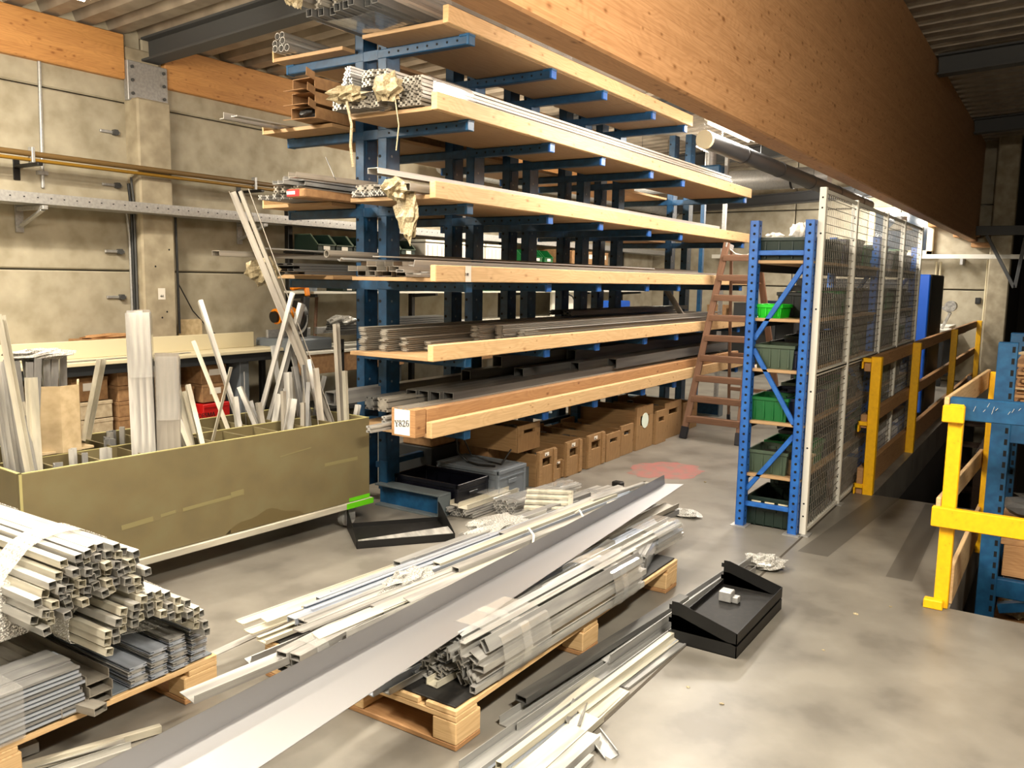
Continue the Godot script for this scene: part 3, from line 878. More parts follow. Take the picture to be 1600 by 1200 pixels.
	loose("channel_profile", "channel_wide", "alu_rack", V(-4.0, y + 0.125, -3.62), V(-3.3, y + 0.1, -8.6), 0.05, "wide grey channel lying slantwise on top of the third highest board")
	loose("channel_profile", "channel_wide", "alu_white", V(-3.38, y + 0.12, -3.66), V(-3.28, y + 0.11, -9.0), PI, "upturned pale channel on top of the third highest board, beside the rail")
	loose("square_profile", "square_big", "alu_rack", V(-3.2, y + 0.03, -3.75), V(-3.2, y + 0.03, -9.0), 0.0, "square profile tight behind the third highest rail")
	loose("angle_profile", "strip", "alu_grey", V(-3.74, y + 0.1, -3.72), V(-3.81, y + 0.22, -3.72), 0.6, "short grey strip sticking up from the third highest board")
	rag(V(-3.28, y + 0.02, -3.74), V(0.14, 0.11, 0.13), 9, "dusty plastic stuffed in the profile ends on the third highest board")
	single("plastic_rag", crumple(V(-3.24, y - 0.11, -3.8), V(0.15, 0.27, 0.06), 15, 9, 0.38), M.rag, "pointed rag of dusty plastic hanging below the third highest board", "plastic")
	# fourth highest
	y = LEV[3] + 0.028
	loose("flat_profile", "channel_wide", "alu_rack", V(-4.4, y + 0.125, -3.36), V(-3.95, y + 0.1, -9.2), PI, "longest pale channel on the fourth highest board, poking out furthest to the wall side")
	loose("flat_profile", "flat", "alu_white", V(-4.3, y + 0.165, -3.6), V(-4.3, y + 0.13, -9.0), 0.0, "flat white profile topmost on the fourth highest board, wall side")
	loose("round_tube", "round", "alu_rack", V(-3.9, y + 0.135, -3.8), V(-3.6, y + 0.11, -9.3), 0.0, "single round grey tube on top of the fourth highest board")
	t = bundle("profile_bundle", "dusty bundle of profiles on the fourth highest board, wall side of the near upright", V(-4.12, y, -3.7))
	stack(t, "lipped", "alu_dark", 5, 4, 0.065, 0.018, 5.0, 0.03, 0.012, 0.2)
	rag(V(-4.32, y + 0.02, -3.66), V(0.24, 0.15, 0.16), 19, "bulging translucent plastic bag end hanging off the fourth highest board, wall side")
	t = bundle("profile_bundle", "loose stack of channels and flats on the fourth highest board, aisle side", V(-3.42, y, -3.86))
	stack(t, "channel_wide", "alu_rack", 4, 3, 0.09, 0.03, 5.4, 0.05, 0.018, 0.16)
	stack(t, "flat", "alu_white", 2, 2, 0.07, 0.012, 5.2, -0.2, 0.02, 0.1)
	loose("bent_section", "zed", "alu_white", V(-3.78, y + 0.1, -3.8), V(-3.72, y + 0.07, -8.0), 0.5, "white bent section standing on edge beside the near upright, fourth highest board")
	loose("flat_profile", "flat", "alu_white", V(-3.5, y + 0.12, -3.82), V(-3.35, y + 0.12, -7.5), 0.0, "short white strip lying on the channels of the fourth highest board")
	loose("flat_profile", "lipped", "alu_white", V(-3.28, y + 0.035, -3.78), V(-3.22, y + 0.03, -9.0), 0.0, "white lipped profile end with two holes beside the fourth highest rail")
	loose("angle_profile", "angle", "alu_white", V(-3.24, y + 0.085, -3.84), V(-3.2, y + 0.08, -9.0), 0.2, "white angle profile end sticking up beside the fourth highest rail")
	# fifth: stacks of ribbed flat profiles
	y = LEV[4] + 0.028
	var sx := [[-3.72, 12, -3.92, "nearest the uprights"], [-3.6, 11, -3.98, "second from the uprights"], [-3.5, 7, -4.06, "low and third from the uprights"], [-3.4, 5, -4.18, "lowest, in the middle of the board"], [-3.35, 12, -4.62, "further back behind the low ones"], [-3.26, 12, -4.78, "next to last before the rail"], [-3.19, 9, -4.95, "against the rail"]]
	for s in sx:
		t = bundle("ribbed_profile_stack", "stack of ribbed flat profiles on the fifth board, %s" % s[3], V(s[0], y, s[2]), PI, "stacks of ribbed profiles")
		for j in s[1]: piece(t, "profile", "rib", "alu_rack", V(rng.randf_range(-0.003, 0.003), 0.0065 + j * 0.0125, rng.randf() * 0.03), V(0, 0.0065 + j * 0.0125, 8.9 + s[2] + rng.randf() * 0.4))
	loose("flat_profile", "strip", "alu_white", V(-3.17, y + 0.116, -5.15), V(-3.16, y + 0.116, -8.3), 0.0, "bright white strip lying along the ribbed stacks on the fifth board")
	loose("flat_profile", "lipped", "alu_rack", V(-3.25, y + 0.05, -8.2), V(-3.42, y + 0.44, -7.95), 0.4, "grey flat profile standing slantwise at the far end of the fifth board")
	t = bundle("profile_bundle", "bundle of dark profiles at the far end of the fifth board", V(-3.62, y + 0.16, -6.4))
	stack(t, "slot", "alu_dark", 6, 1, 0.05, 0.04, 3.0, 0.0, 0.02, 0.3)
	# lowest: heavy slotted beams
	y = LEV[5] + 0.028
	var beams := [["slot_triple", "alu_rack", -3.27, 0.165, -3.78, "triple-slot beam on the wood block by the handwritten tag"], ["slot_block", "alu_rack", -3.52, 0.16, -3.9, "square double-slot beam beside the near upright, right of three"], ["slot_block", "alu_rack", -3.6, 0.15, -3.98, "square double-slot beam beside the near upright, middle of three"], ["slot_block", "alu_dark", -3.69, 0.15, -3.96, "square double-slot beam beside the near upright, left of three"],
		["duct_box", "alu_grey", -3.88, 0.18, -3.8, "hollow grey box profile poking out between the near uprights"], ["duct_box", "alu_dark", -3.62, 0.25, -4.9, "hollow dark box profile with open end, nearest of the second row"], ["duct_box", "alu_dark", -3.55, 0.34, -5.2, "hollow dark box profile lying highest in the second row"], ["duct_box", "alu_dark", -3.42, 0.25, -5.3, "hollow dark box profile under the highest of the second row"], ["duct_box", "alu_dark", -3.42, 0.34, -6.1, "hollow dark box profile high in the third row"], ["duct_box", "alu_dark", -3.33, 0.25, -6.0, "hollow dark box profile low in the third row"], ["duct_box", "alu_dark", -3.24, 0.25, -6.5, "hollow dark box profile deepest, just behind the inner rail"]]
	for s in beams:
		loose("beam_profile", s[0], s[1], V(s[2], y + s[3] - 0.028, s[4]), V(s[2] + (0.01 if s[0] == "duct_box" else 0.0), y + s[3] - 0.028, -9.3), 0.0, s[5], "profile", "heavy beams on the lowest board")
	t = bundle("profile_bundle", "layer of slotted beams lying flat under the upper ones on the lowest board", V(-3.24, y, -4.0))
	stack(t, "slot_pair", "alu_dark", 5, 2, 0.085, 0.042, 5.2, 0.05, 0.022, 0.2)
	stack(t, "duct_box", "alu_dark", 4, 1, 0.088, 0.09, 4.6, 0.03, 0.16, 0.3)
	loose("beam_profile", "slot", "alu_white", V(-3.38, y + 0.035, -3.62), V(-3.4, y + 0.025, -4.6), 0.0, "short white slotted profile jutting out left of the wood block")
	loose("beam_profile", "slot", "alu_white", V(-3.44, y + 0.06, -3.82), V(-3.44, y + 0.06, -6.6), 0.0, "white slotted profile behind the short jutting one")

func euro_crate(t: Node3D, w: float, d: float, h: float, mat: String):        # stacking crate: thin walls, rim, corner posts, grips, floor
	part("base", Mb.new().bb(-w / 2 + 0.008, w / 2 - 0.008, 0, 0.008, -d / 2 + 0.008, d / 2 - 0.008), M[mat], t)
	for s in [-1.0, 1.0]:
		part("side", Mb.new().bb(-w / 2 + 0.01, w / 2 - 0.01, 0.0, h - 0.01, s * (d / 2 - 0.012), s * (d / 2 - 0.008)), M[mat], t)
		part("end", Mb.new().bb(s * (w / 2 - 0.012), s * (w / 2 - 0.008), 0.0, h - 0.01, -d / 2 + 0.01, d / 2 - 0.01), M[mat], t)
	var r := Mb.new()
	for s in [-1.0, 1.0]:
		r.bb(-w / 2, w / 2, h - 0.028, h, s * d / 2, s * (d / 2 - 0.016), 0.003).bb(s * w / 2, s * (w / 2 - 0.016), h - 0.028, h, -d / 2, d / 2, 0.003)
		r.bb(-w / 2 + 0.004, w / 2 - 0.004, h * 0.72, h * 0.72 + 0.008, s * (d / 2 - 0.001), s * (d / 2 - 0.01)).bb(s * (w / 2 - 0.001), s * (w / 2 - 0.01), h * 0.72, h * 0.72 + 0.008, -d / 2 + 0.004, d / 2 - 0.004)
		for q in [-1.0, 1.0]: r.bb(s * (w / 2 - 0.002), s * (w / 2 - 0.03), 0, h - 0.02, q * (d / 2 - 0.002), q * (d / 2 - 0.03), 0.004)
		for k in [-0.3, -0.1, 0.1, 0.3]: r.bb(k * w - 0.004, k * w + 0.004, 0.0, h * 0.72, s * (d / 2 - 0.002), s * (d / 2 - 0.012))
	part("rim", r, M[mat], t)
	for s in [-1.0, 1.0]:
		part("grip", Mb.new().bb(-0.05, 0.05, h * 0.52, h * 0.66, s * (d / 2 + 0.001), s * (d / 2 - 0.008), 0.003), M[mat], t)
		part("grip", Mb.new().bb(s * (w / 2 + 0.001), s * (w / 2 - 0.008), h * 0.52, h * 0.66, -0.05, 0.05, 0.003), M[mat], t)

func wood_crate(at: Vector3, w: float, h: float, d: float, label: String, kind: int):     # open timber crate, its end board to the aisle (+x)
	var t := thing("wooden_crate", label, "crate", at, 0.0, "wooden crates under the rack")
	for s in [-1.0, 1.0]:
		var b := Mb.new(); b.g = Vector3.RIGHT
		part("side_board", b.bb(-d, -0.02, 0, h * 0.92, s * (w / 2 - 0.018), s * w / 2, 0.002), M.crate, t)
	var b := Mb.new(); b.g = Vector3.RIGHT
	part("bottom_board", b.bb(-d, -0.02, 0, 0.015, -w / 2 + 0.02, w / 2 - 0.02), M.crate, t)
	b = Mb.new(); b.g = Vector3.UP
	part("back_board", b.bb(-d - 0.02, -d, 0, h, -w / 2, w / 2, 0.002), M.crate, t)
	b = Mb.new(); b.g = Vector3.UP
	var y0 := h * 0.55
	var y1 := h * 0.78
	if kind == 2: y0 = h * 0.66; y1 = h * 0.8
	b.bb(-0.02, 0, 0, y0, -w / 2, w / 2, 0.002).bb(-0.02, 0, y1, h, -w / 2, w / 2, 0.002).bb(-0.02, 0, y0, y1, -w / 2, -w * 0.26).bb(-0.02, 0, y0, y1, w * 0.26, w / 2)
	part("end_board", b, M.crate, t)
	if kind == 1:
		part("cleat", Mb.new().bb(0, 0.012, 0.01, h - 0.005, w * 0.33, w / 2, 0.002), M.crate, t)
		part("cleat", Mb.new().bb(0, 0.012, 0.01, h - 0.005, -w / 2, -w * 0.33, 0.002), M.crate, t)
		part("label_card", Mb.new().bb(0, 0.003, h * 0.83, h * 0.93, -0.02, 0.035), M.paper, t)
		words("34", V(0.004, h * 0.86, 0.02), PI / 2, 0.018, M.dark_grey, t)
	if kind == 3:
		part("seal", Mb.new().cyl(V(0, h * 0.66, 0), V(0.004, h * 0.66, 0), w * 0.2, 14), M.lens, t)
	var f := Mb.new()
	for i in 14: f.box(V(-0.04 - rng.randf() * (d - 0.1), h * 0.55 + rng.randf() * h * 0.28, rng.randf_range(-0.35, 0.35) * w), V(0.06, 0.03, 0.04), 0.004)
	part("contents", f, M.alu_dark, t).set_meta("kind", "stuff")

func under_rack():
	var t := thing("stacking_crate", "open navy blue plastic stacking crate on the floor beside the rack foot", "crate", V(-3.52, 0, -4.49), 0.0)
	euro_crate(t, 0.56, 0.36, 0.2, "plastic_navy")
	t = thing("stacking_crate", "grey plastic stacking crate on the floor behind the navy blue one", "crate", V(-3.45, 0, -4.87), 0.0)
	euro_crate(t, 0.55, 0.36, 0.23, "plastic_grey")
	part("lid", Mb.new().bb(-0.265, 0.265, 0.215, 0.225, -0.17, 0.17, 0.003), M.plastic_grey, t)
	single("cable", Mb.new().tube([V(-3.6, 0.5, -4.76), V(-3.58, 0.3, -4.76), V(-3.52, 0.236, -4.8), V(-3.4, 0.236, -4.76), V(-3.28, 0.236, -4.8)], 0.008, 6).tube([V(-3.57, 0.45, -4.78), V(-3.52, 0.28, -4.84), V(-3.4, 0.235, -4.9), V(-3.28, 0.235, -4.88), V(-3.24, 0.34, -4.94)], 0.006, 6), M.black, "tangle of black cable lying on the grey stacking crate", "cable")
	t = thing("cardboard_box", "dark cardboard box with loose white flap on the floor beneath the lowest board", "box", V(-3.92, 0, -4.9))
	part("box", Mb.new().bb(-0.22, 0.1, 0, 0.3, -0.2, 0.14, 0.004), M.dark_grey, t)
	part("flap", Mb.new().bar(V(-0.06, 0.42, 0.17), V(-0.06, 0.4, -0.2), 0.42, 0.006), M.paper, t)
	part("packing", Mb.new().bb(-0.2, 0.08, 0.3, 0.4, -0.18, 0.12, 0.01), M.card, t)
	wood_crate(V(-3.2, 0, -5.38), 0.26, 0.27, 0.6, "large wooden crate with recessed grip, nearest in the row beneath the rack", 1)
	wood_crate(V(-3.22, 0, -5.585), 0.14, 0.15, 0.5, "small low wooden crate with white label, second in the row beneath the rack", 1)
	wood_crate(V(-3.2, 0, -5.79), 0.25, 0.28, 0.6, "tall wooden crate with white label, third in the row beneath the rack", 1)
	wood_crate(V(-3.2, 0, -6.17), 0.3, 0.28, 0.6, "pale wooden crate heaped with small metal parts, fourth in the row beneath the rack", 1)
	wood_crate(V(-3.2, 0, -6.5), 0.27, 0.24, 0.6, "pale wooden crate with cut-out grip, fifth in the row beneath the rack", 2)
	wood_crate(V(-3.21, 0, -6.79), 0.25, 0.27, 0.6, "wooden crate with dark grip slot, sixth in the row beneath the rack", 2)
	wood_crate(V(-3.2, 0, -7.14), 0.36, 0.4, 0.7, "largest brown wooden crate with a round pale seal, under the rack", 3)
	wood_crate(V(-3.18, 0, -7.48), 0.24, 0.32, 0.6, "pale upright wooden crate just past the sealed one, under the rack", 2)
	wood_crate(V(-3.22, 0, -7.86), 0.42, 0.36, 0.6, "dark wooden crate with slot behind the ladder foot, under the rack", 2)
	wood_crate(V(-3.25, 0, -8.4), 0.4, 0.3, 0.6, "dark wooden crate furthest along the row beneath the rack", 2)
	wood_crate(V(-3.25, 0.29, -5.2), 0.3, 0.2, 0.5, "small crate lying on top of the nearest wooden crates", 2)
	t = thing("carton", "brown carton beneath the rack, deep behind the grey crate", "box", V(-3.7, 0, -5.3))
	part("carton", Mb.new().bb(-0.2, 0.15, 0, 0.42, -0.2, 0.2, 0.004), M.card, t)
	part("tape", Mb.new().bb(-0.2, 0.151, 0.2, 0.421, -0.025, 0.025), M.card_light, t)

func carton(at: Vector3, s: Vector3, mat: String, label: String, mark := "", tagged := false):
	var t := thing("carton", label, "box", at)
	part("carton", Mb.new().bb(-s.x, 0, 0, s.y, -s.z / 2, s.z / 2, 0.004), M[mat], t)
	part("lid", Mb.new().bb(-s.x - 0.002, 0.003, s.y - 0.025, s.y + 0.003, -s.z / 2 - 0.003, s.z / 2 + 0.003, 0.003), M[mat], t)
	if tagged: part("label_card", Mb.new().bb(0.003, 0.005, s.y * 0.45, s.y * 0.78, -s.z * 0.28, s.z * 0.2), M.paper, t)
	if mark != "": words(mark, V(0.004, s.y * 0.45, -s.z * 0.1), PI / 2, s.y * 0.5, M.black, t, "Droid Serif", 0.08)

func left_bench():
	var t := thing("workbench", "long white-topped workbench against the concrete wall behind the olive trolley", "workbench")
	part("worktop", Mb.new().bb(-6.88, -6.15, 0.835, 0.865, -5.45, -0.5, 0.004), M.cream, t)
	part("apron", Mb.new().bb(-6.2, -6.17, 0.76, 0.835, -5.3, -0.5, 0.003), M.dark_grey, t)
	part("low_shelf", Mb.new().bb(-6.85, -6.2, 0.24, 0.27, -4.95, -0.5, 0.003), M.plastic_grey, t)
	for z in [-4.98, -2.7, -0.6]: part("leg", Mb.new().bb(-6.8, -6.22, 0, 0.835, z, z - 0.1, 0.004), M.plastic_grey, t)
	single("upright_board", Mb.new().bb(-6.46, -6.435, 0.866, 1.005, -5.32, -1.4, 0.003), M.cream, "long cream board standing on edge on the workbench", "board")
	loose("flat_profile", "strip", "alu_grey", V(-6.28, 0.87, -4.5), V(-6.22, 0.87, -3.3), 0.0, "grey strip lying on the front of the white workbench top")
	carton(V(-6.25, 0.27, -3.62), V(0.4, 0.13, 0.29), "card_white", "pale carton with handle slot, bottom left under the workbench")
	carton(V(-6.25, 0.41, -3.62), V(0.4, 0.13, 0.29), "card_white", "pale carton with handle slot, second from bottom under the workbench")
	carton(V(-6.27, 0.55, -3.6), V(0.4, 0.18, 0.29), "card", "brown carton with white label topping the pale cartons", "", true)
	for k in 4:
		carton(V(-6.24, 0.27 + k * 0.125, -3.99), V(0.4, 0.12, 0.36), "card", ["brown carton marked 1.5, bottom of the stack of four", "brown carton marked 1.5, second from the bottom of four", "brown carton marked M.5, third up in the stack of four", "brown carton marked 1, on top of the stack of four"][k], ["1.5", "1.5", "M.5", "1"][k])
	carton(V(-6.25, 0.42, -4.72), V(0.4, 0.16, 0.24), "card", "brown carton with white label above the red crate", "", true)
	carton(V(-6.25, 0.585, -4.72), V(0.4, 0.16, 0.26), "card", "brown carton with white label directly below the workbench top, right", "", true)
	carton(V(-6.3, 0.27, -4.4), V(0.4, 0.3, 0.3), "card", "plain brown carton in shade left of the red crate")
	t = thing("red_crate", "small red crate with dark lettering on the bench shelf below two cartons", "crate", V(-6.22, 0.27, -4.72))
	part("crate", Mb.new().bb(-0.4, 0, 0, 0.14, -0.14, 0.14, 0.006), M.red, t)
	part("grille", Mb.new().bb(0, 0.006, 0.02, 0.03, -0.13, 0.13).bb(0, 0.006, 0.11, 0.12, -0.13, 0.13), M.red, t)
	words("DESMA", V(0.004, 0.045, 0.11), PI / 2, 0.055, M.hole, t)
	t = thing("cardboard_tray", "shallow cardboard tray of loose brass bits behind the cream board", "tray", V(-6.72, 0.866, -4.05))
	part("tray", Mb.new().bb(-0.1, 0.08, 0, 0.13, -0.3, 0.3, 0.004), M.card, t)
	part("scraps", crumple(V(0.0, 0.14, 0.0), V(0.14, 0.05, 0.5), 31, 8), M.pine_old, t)
	single("cardboard_sheet", Mb.new().bb(-6.86, -6.84, 0.866, 1.12, -5.05, -4.8, 0.002), M.card_light, "upright piece of cardboard on the workbench right of the pillar", "cardboard")
	t = thing("caulking_gun", "red tool with a black grip lying on the bench beside the pillar foot", "tool", V(-6.6, 0.945, -4.6))
	part("barrel", Mb.new().cyl(V(0, 0.02, 0.2), V(0, 0.0, -0.02), 0.026, 12), M.red, t)
	part("grip", Mb.new().bar(V(0, 0.0, -0.02), V(0.02, -0.05, -0.24), 0.03, 0.03, 0.006).bar(V(0, -0.02, -0.1), V(0.1, -0.02, -0.16), 0.02, 0.02, 0.004), M.black, t)
	# chop saw on its own table with roller arm
	t = thing("saw_table", "grey saw table with white top standing past the white workbench", "table", V(-6.3, 0, -6.1))
	part("tabletop", Mb.new().bb(-0.35, 0.3, 0.79, 0.82, -0.9, 0.6, 0.004), M.white, t)
	part("front_panel", Mb.new().bb(0.26, 0.29, 0.6, 0.79, -0.9, 0.6, 0.004), M.card, t)
	for z in [0.55, -0.85]:
		for x in [-0.3, 0.25]: part("leg", Mb.new().bb(x - 0.025, x + 0.025, 0, 0.79, z - 0.025, z + 0.025, 0.003), M.dark_grey, t)
	part("crate_shelf", Mb.new().bb(-0.3, 0.25, 0.2, 0.23, -0.88, 0.55), M.dark_grey, t)
	t = thing("mitre_saw", "yellow and black mitre saw on the saw table behind the crossed profiles", "saw", V(-6.3, 0.82, -5.75))
	part("base", Mb.new().bb(-0.25, 0.22, 0, 0.12, -0.25, 0.32, 0.015), M.plastic_grey, t)
	part("fence", Mb.new().bb(-0.12, -0.09, 0.12, 0.2, -0.25, 0.3, 0.005), M.galv, t)
	part("motor", Mb.new().cyl(V(0, 0.33, 0.28), V(0.0, 0.36, 0.06), 0.075, 16, 0.06), M.orange, t)
	part("motor_cap", Mb.new().cyl(V(0, 0.325, 0.31), V(0, 0.33, 0.27), 0.055, 16), M.black, t)
	var bl := Mb.new().cyl(V(0, 0.33, 0.05), V(0, 0.33, 0.0), 0.15, 20)
	part("blade_guard", bl, M.black, t)
	part("blade", Mb.new().cyl(V(0, 0.3, 0.02), V(0, 0.3, 0.016), 0.155, 24), M.galv, t)
	part("arm", Mb.new().bar(V(0, 0.1, -0.05), V(-0.02, 0.52, -0.12), 0.08, 0.06, 0.01), M.black, t)
	part("handle", Mb.new().bar(V(-0.05, 0.6, 0.04), V(-0.02, 0.63, -0.14), 0.06, 0.055, 0.015).bar(V(-0.02, 0.62, -0.13), V(0.0, 0.52, -0.13), 0.05, 0.04, 0.01), M.orange, t)
	t = thing("roller_conveyor", "grey roller conveyor with long rails leading off the mitre saw", "conveyor", V(-6.25, 0.82, -6.1))
	for x in [-0.2, 0.12]: part("rail", Mb.new().bb(x, x + 0.04, 0.13, 0.2, -2.6, 0.0, 0.004), M.galv, t)
	for i in 10: part("roller", Mb.new().cyl(V(-0.17, 0.17, -0.15 - i * 0.25), V(0.13, 0.17, -0.15 - i * 0.25), 0.025, 8), M.alu_grey, t)
	for z in [-0.8, -2.2]: part("stand", Mb.new().bb(-0.18, 0.14, -0.82, 0.13, z, z - 0.05, 0.003), M.rackblue, t)
	t = bundle("profile_bundle", "foil-wrapped profile bundle lying on the roller conveyor beside the near upright", V(-5.98, 1.0, -5.95))
	stack(t, "lipped", "alu_dark", 3, 5, 0.062, 0.022, 1.8, 0.0, 0.02, 0.04)
	part("foil", crumple(V(0.06, 0.1, 0.14), V(0.24, 0.1, 0.3), 41, 9), M.bubble, t)
	single("broom_handle", Mb.new().cyl(V(-6.7, 0.9, -6.35), V(-6.72, 1.32, -6.4), 0.018, 8), M.ladder, "wooden broom handle leaning on the wall behind the saw", "handle")

func bin_shape(w: float, h: float, d: float) -> Array:      # open-fronted picking bin, front to +x: shell and label
	var b := Mb.new()
	b.bb(-d, 0, 0, 0.006, -w / 2, w / 2)
	b.bb(-d, -d + 0.006, 0, h, -w / 2, w / 2)
	b.bb(-0.006, 0, 0, h * 0.4, -w / 2, w / 2)
	for s in [-1.0, 1.0]:
		var p := PackedVector2Array([Vector2(-d, 0), Vector2(0.0, 0), Vector2(0, h * 0.4), Vector2(-d * 0.3, h), Vector2(-d, h)])
		b.ext(p, s * w / 2, s * (w / 2 - 0.006))
	var r := Mb.new()
	for s in [-1.0, 1.0]: r.bar(V(0.002, h * 0.4, s * w / 2), V(-d * 0.3, h, s * w / 2), 0.012, 0.008).bar(V(-d * 0.3, h, s * w / 2), V(-d, h, s * w / 2), 0.012, 0.008)
	r.bb(-0.002, 0.012, h * 0.36, h * 0.42, -w / 2, w / 2)
	return [b.mesh(), r.mesh(), Mb.new().bb(0.002, 0.006, h * 0.1, h * 0.32, -w * 0.18, w * 0.18).mesh()]

func bin(sh: Array, mat: String, at: Vector3, turn: float, label: String, group: String, rim := "") -> Node3D:
	var t := thing("picking_bin", label, "bin", at, turn, group)
	part("shell", sh[0], M[mat], t)
	part("rim", sh[1], M[rim if rim != "" else mat], t)
	part("label_card", sh[2], M.paper, t)
	return t

func back_corner():
	# long black-framed assembly bench on the left wall behind the rack
	var t := thing("assembly_bench", "long black-framed assembly bench with two white-edged shelves behind the rack", "workbench")
	for z in [-6.05, -8.0, -9.95, -11.9, -13.8]:
		part("post", Mb.new().bb(-6.78, -6.72, 0, 2.28, z + 0.03, z - 0.03, 0.004), M.black, t)
		part("shelf_arm", Mb.new().bar(V(-6.75, 1.32, z), V(-6.36, 1.35, z), 0.04, 0.04), M.black, t)
		part("shelf_arm", Mb.new().bar(V(-6.75, 1.74, z), V(-6.36, 1.76, z), 0.04, 0.04), M.black, t)
		part("leg", Mb.new().bb(-6.05, -6.0, 0, 0.92, z + 0.03, z - 0.03, 0.004), M.black, t)
	part("worktop", Mb.new().bb(-6.85, -5.95, 0.965, 1.0, -14.0, -7.2, 0.004), M.white, t)
	part("lower_shelf", Mb.new().bb(-6.78, -6.34, 1.36, 1.385, -14.0, -6.0, 0.003), M.white, t)
	part("upper_shelf", Mb.new().bb(-6.78, -6.34, 1.77, 1.79, -14.0, -6.0, 0.003), M.black, t)
	part("front_panel", Mb.new().bb(-6.02, -6.0, 0.55, 0.93, -9.6, -8.2, 0.004), M.card, t)
	var big := bin_shape(0.24, 0.17, 0.34)
	for k in 6: bin(big, "green_dark", V(-6.36, 1.79, -6.2 - k * 0.255), 0.0, "dark green picking bin on the upper bench shelf, %s from the near end" % nth(k), "dark bins on the upper shelf", "green_grey")
	var small := bin_shape(0.19, 0.12, 0.24)
	for k in 26: bin(small, "green_dark" if k < 8 else "green", V(-6.34, 1.385, -6.5 - k * 0.215), 0.0, "green labelled picking bin on the lower bench shelf, %s from the near end" % nth(k), "labelled bins on the lower shelf")
	t = thing("plastic_jar", "clear plastic jar on the lower bench shelf left of the bins", "jar", V(-6.45, 1.385, -6.08))
	part("jar", Mb.new().cyl(V(0, 0, 0), V(0, 0.12, 0), 0.05, 14), M.plastic_grey, t)
	part("lid", Mb.new().cyl(V(0, 0.12, 0), V(0, 0.135, 0), 0.053, 14), M.white, t)
	for k in 3:
		t = thing("paper_carton", ["white carton of leaflets, left of three on the upper shelf", "white carton of leaflets, middle of three on the upper shelf", "white carton of leaflets, right of three on the upper shelf"][k], "box", V(-6.38, 1.79, -8.1 - k * 0.62))
		part("carton", Mb.new().bb(-0.36, 0, 0, 0.16, -0.29, 0.29, 0.005), M.paper, t)
		part("lid", Mb.new().bb(-0.37, 0.01, 0.17, 0.2, -0.3, 0.3, 0.005), M.white, t)
		for i in 6: part("leaflet", Mb.new().bb(0.0, 0.008, 0.01, 0.14, -0.27 + i * 0.09, -0.2 + i * 0.09, 0.002), M.paper, t)
	for k in 3: bin(big, "green", V(-6.36, 1.79, -10.0 - k * 0.3), 0.0, "bright green picking bin beyond the white cartons on the upper shelf, %s of three" % nth(k), "bright bins on the upper shelf")
	for k in 4:
		carton(V(-6.36, 1.79, -11.05 - k * 0.42), V(0.36, 0.2, 0.36), "card", ["brown carton with white label on the upper shelf, first of four", "brown carton with white label on the upper shelf, second of four", "brown carton with white label on the upper shelf, third of four", "brown carton with white label on the upper shelf, furthest of four"][k], "", true)
	single("white_board", Mb.new().bb(-6.5, -6.46, 1.0, 1.36, -11.9, -10.9, 0.004), M.white, "white board leaning at the back of the assembly bench worktop", "board")
	single("cable", Mb.new().tube([V(-6.2, 1.37, -10.8), V(-6.2, 1.3, -11.05), V(-6.22, 1.15, -11.25), V(-6.2, 1.01, -11.4)], 0.012, 6), M.black, "black cable drooping from the lower shelf across the white board", "cable")
	t = thing("blue_toolbox", "small blue case on the assembly bench beyond the white board", "case", V(-6.1, 1.0, -12.5))
	part("case", Mb.new().bb(-0.3, 0, 0, 0.22, -0.35, 0.35, 0.02), M.machine_blue, t)
	part("handle", Mb.new().tube([V(-0.15, 0.22, -0.1), V(-0.15, 0.27, -0.08), V(-0.15, 0.27, 0.08), V(-0.15, 0.22, 0.1)], 0.012, 6), M.black, t)
	# bench along the back wall
	t = thing("back_bench", "bench with white top along the back wall beyond the ladder", "workbench")
	part("worktop", Mb.new().bb(-5.6, -1.5, 0.9, 0.94, -15.4, -14.5, 0.004), M.white, t)
	part("back_panel", Mb.new().bb(-5.6, -1.5, 0.1, 0.9, -15.3, -15.26, 0.003), M.dark_grey, t)
	for x in [-5.5, -4.2, -2.9, -1.6]: part("leg", Mb.new().bb(x - 0.03, x + 0.03, 0, 0.9, -14.55, -14.6, 0.003), M.dark_grey, t)
	for k in 7:
		carton(V(-5.2 + k * 0.5, 0.94, -15.1), V(0.35, 0.2 + 0.05 * (k % 3), 0.3), ["card", "dark_grey", "plastic_blue"][k % 3], ["brown box on the back bench, furthest left", "dark box on the back bench, second from the left", "blue box on the back bench, third from the left", "brown box on the middle of the back bench", "dark box right of the middle of the back bench", "blue box second from the right of the back bench", "brown box at the right of the back bench"][k])
	# hatch window, tray, shelf boards, pipes and brackets on the back wall
	t = struct("window_1", Mb.new().bb(-2.9, -1.98, 2.1, 2.8, -15.5, -15.49), M.hole)
	for q in [[-2.95, -2.85, 2.05, 2.85], [-2.03, -1.93, 2.05, 2.85], [-2.95, -1.93, 2.05, 2.13], [-2.95, -1.93, 2.77, 2.85]]:
		part("window_frame", Mb.new().bb(q[0], q[1], q[2], q[3], -15.5, -15.4, 0.01), M.cream, t)
	part("pane", Mb.new().bb(-2.86, -2.02, 2.12, 2.78, -15.47, -15.46), M.glass, t)
	t = thing("wall_trunking", "white cable trunking along the back wall under the hatch window", "trunking")
	part("trunking", Mb.new().bb(-5.6, -0.6, 1.99, 2.06, -15.38, -15.2, 0.004), M.white, t)
	for x in [-4.5, -3.0, -1.5]: part("bracket", Mb.new().bb(x, x + 0.04, 1.9, 2.0, -15.5, -15.2), M.galv, t)
	var bl := [[-2.0, -1.5, 2.5], [-1.62, -1.25, 2.33], [-1.36, -1.08, 2.17]]
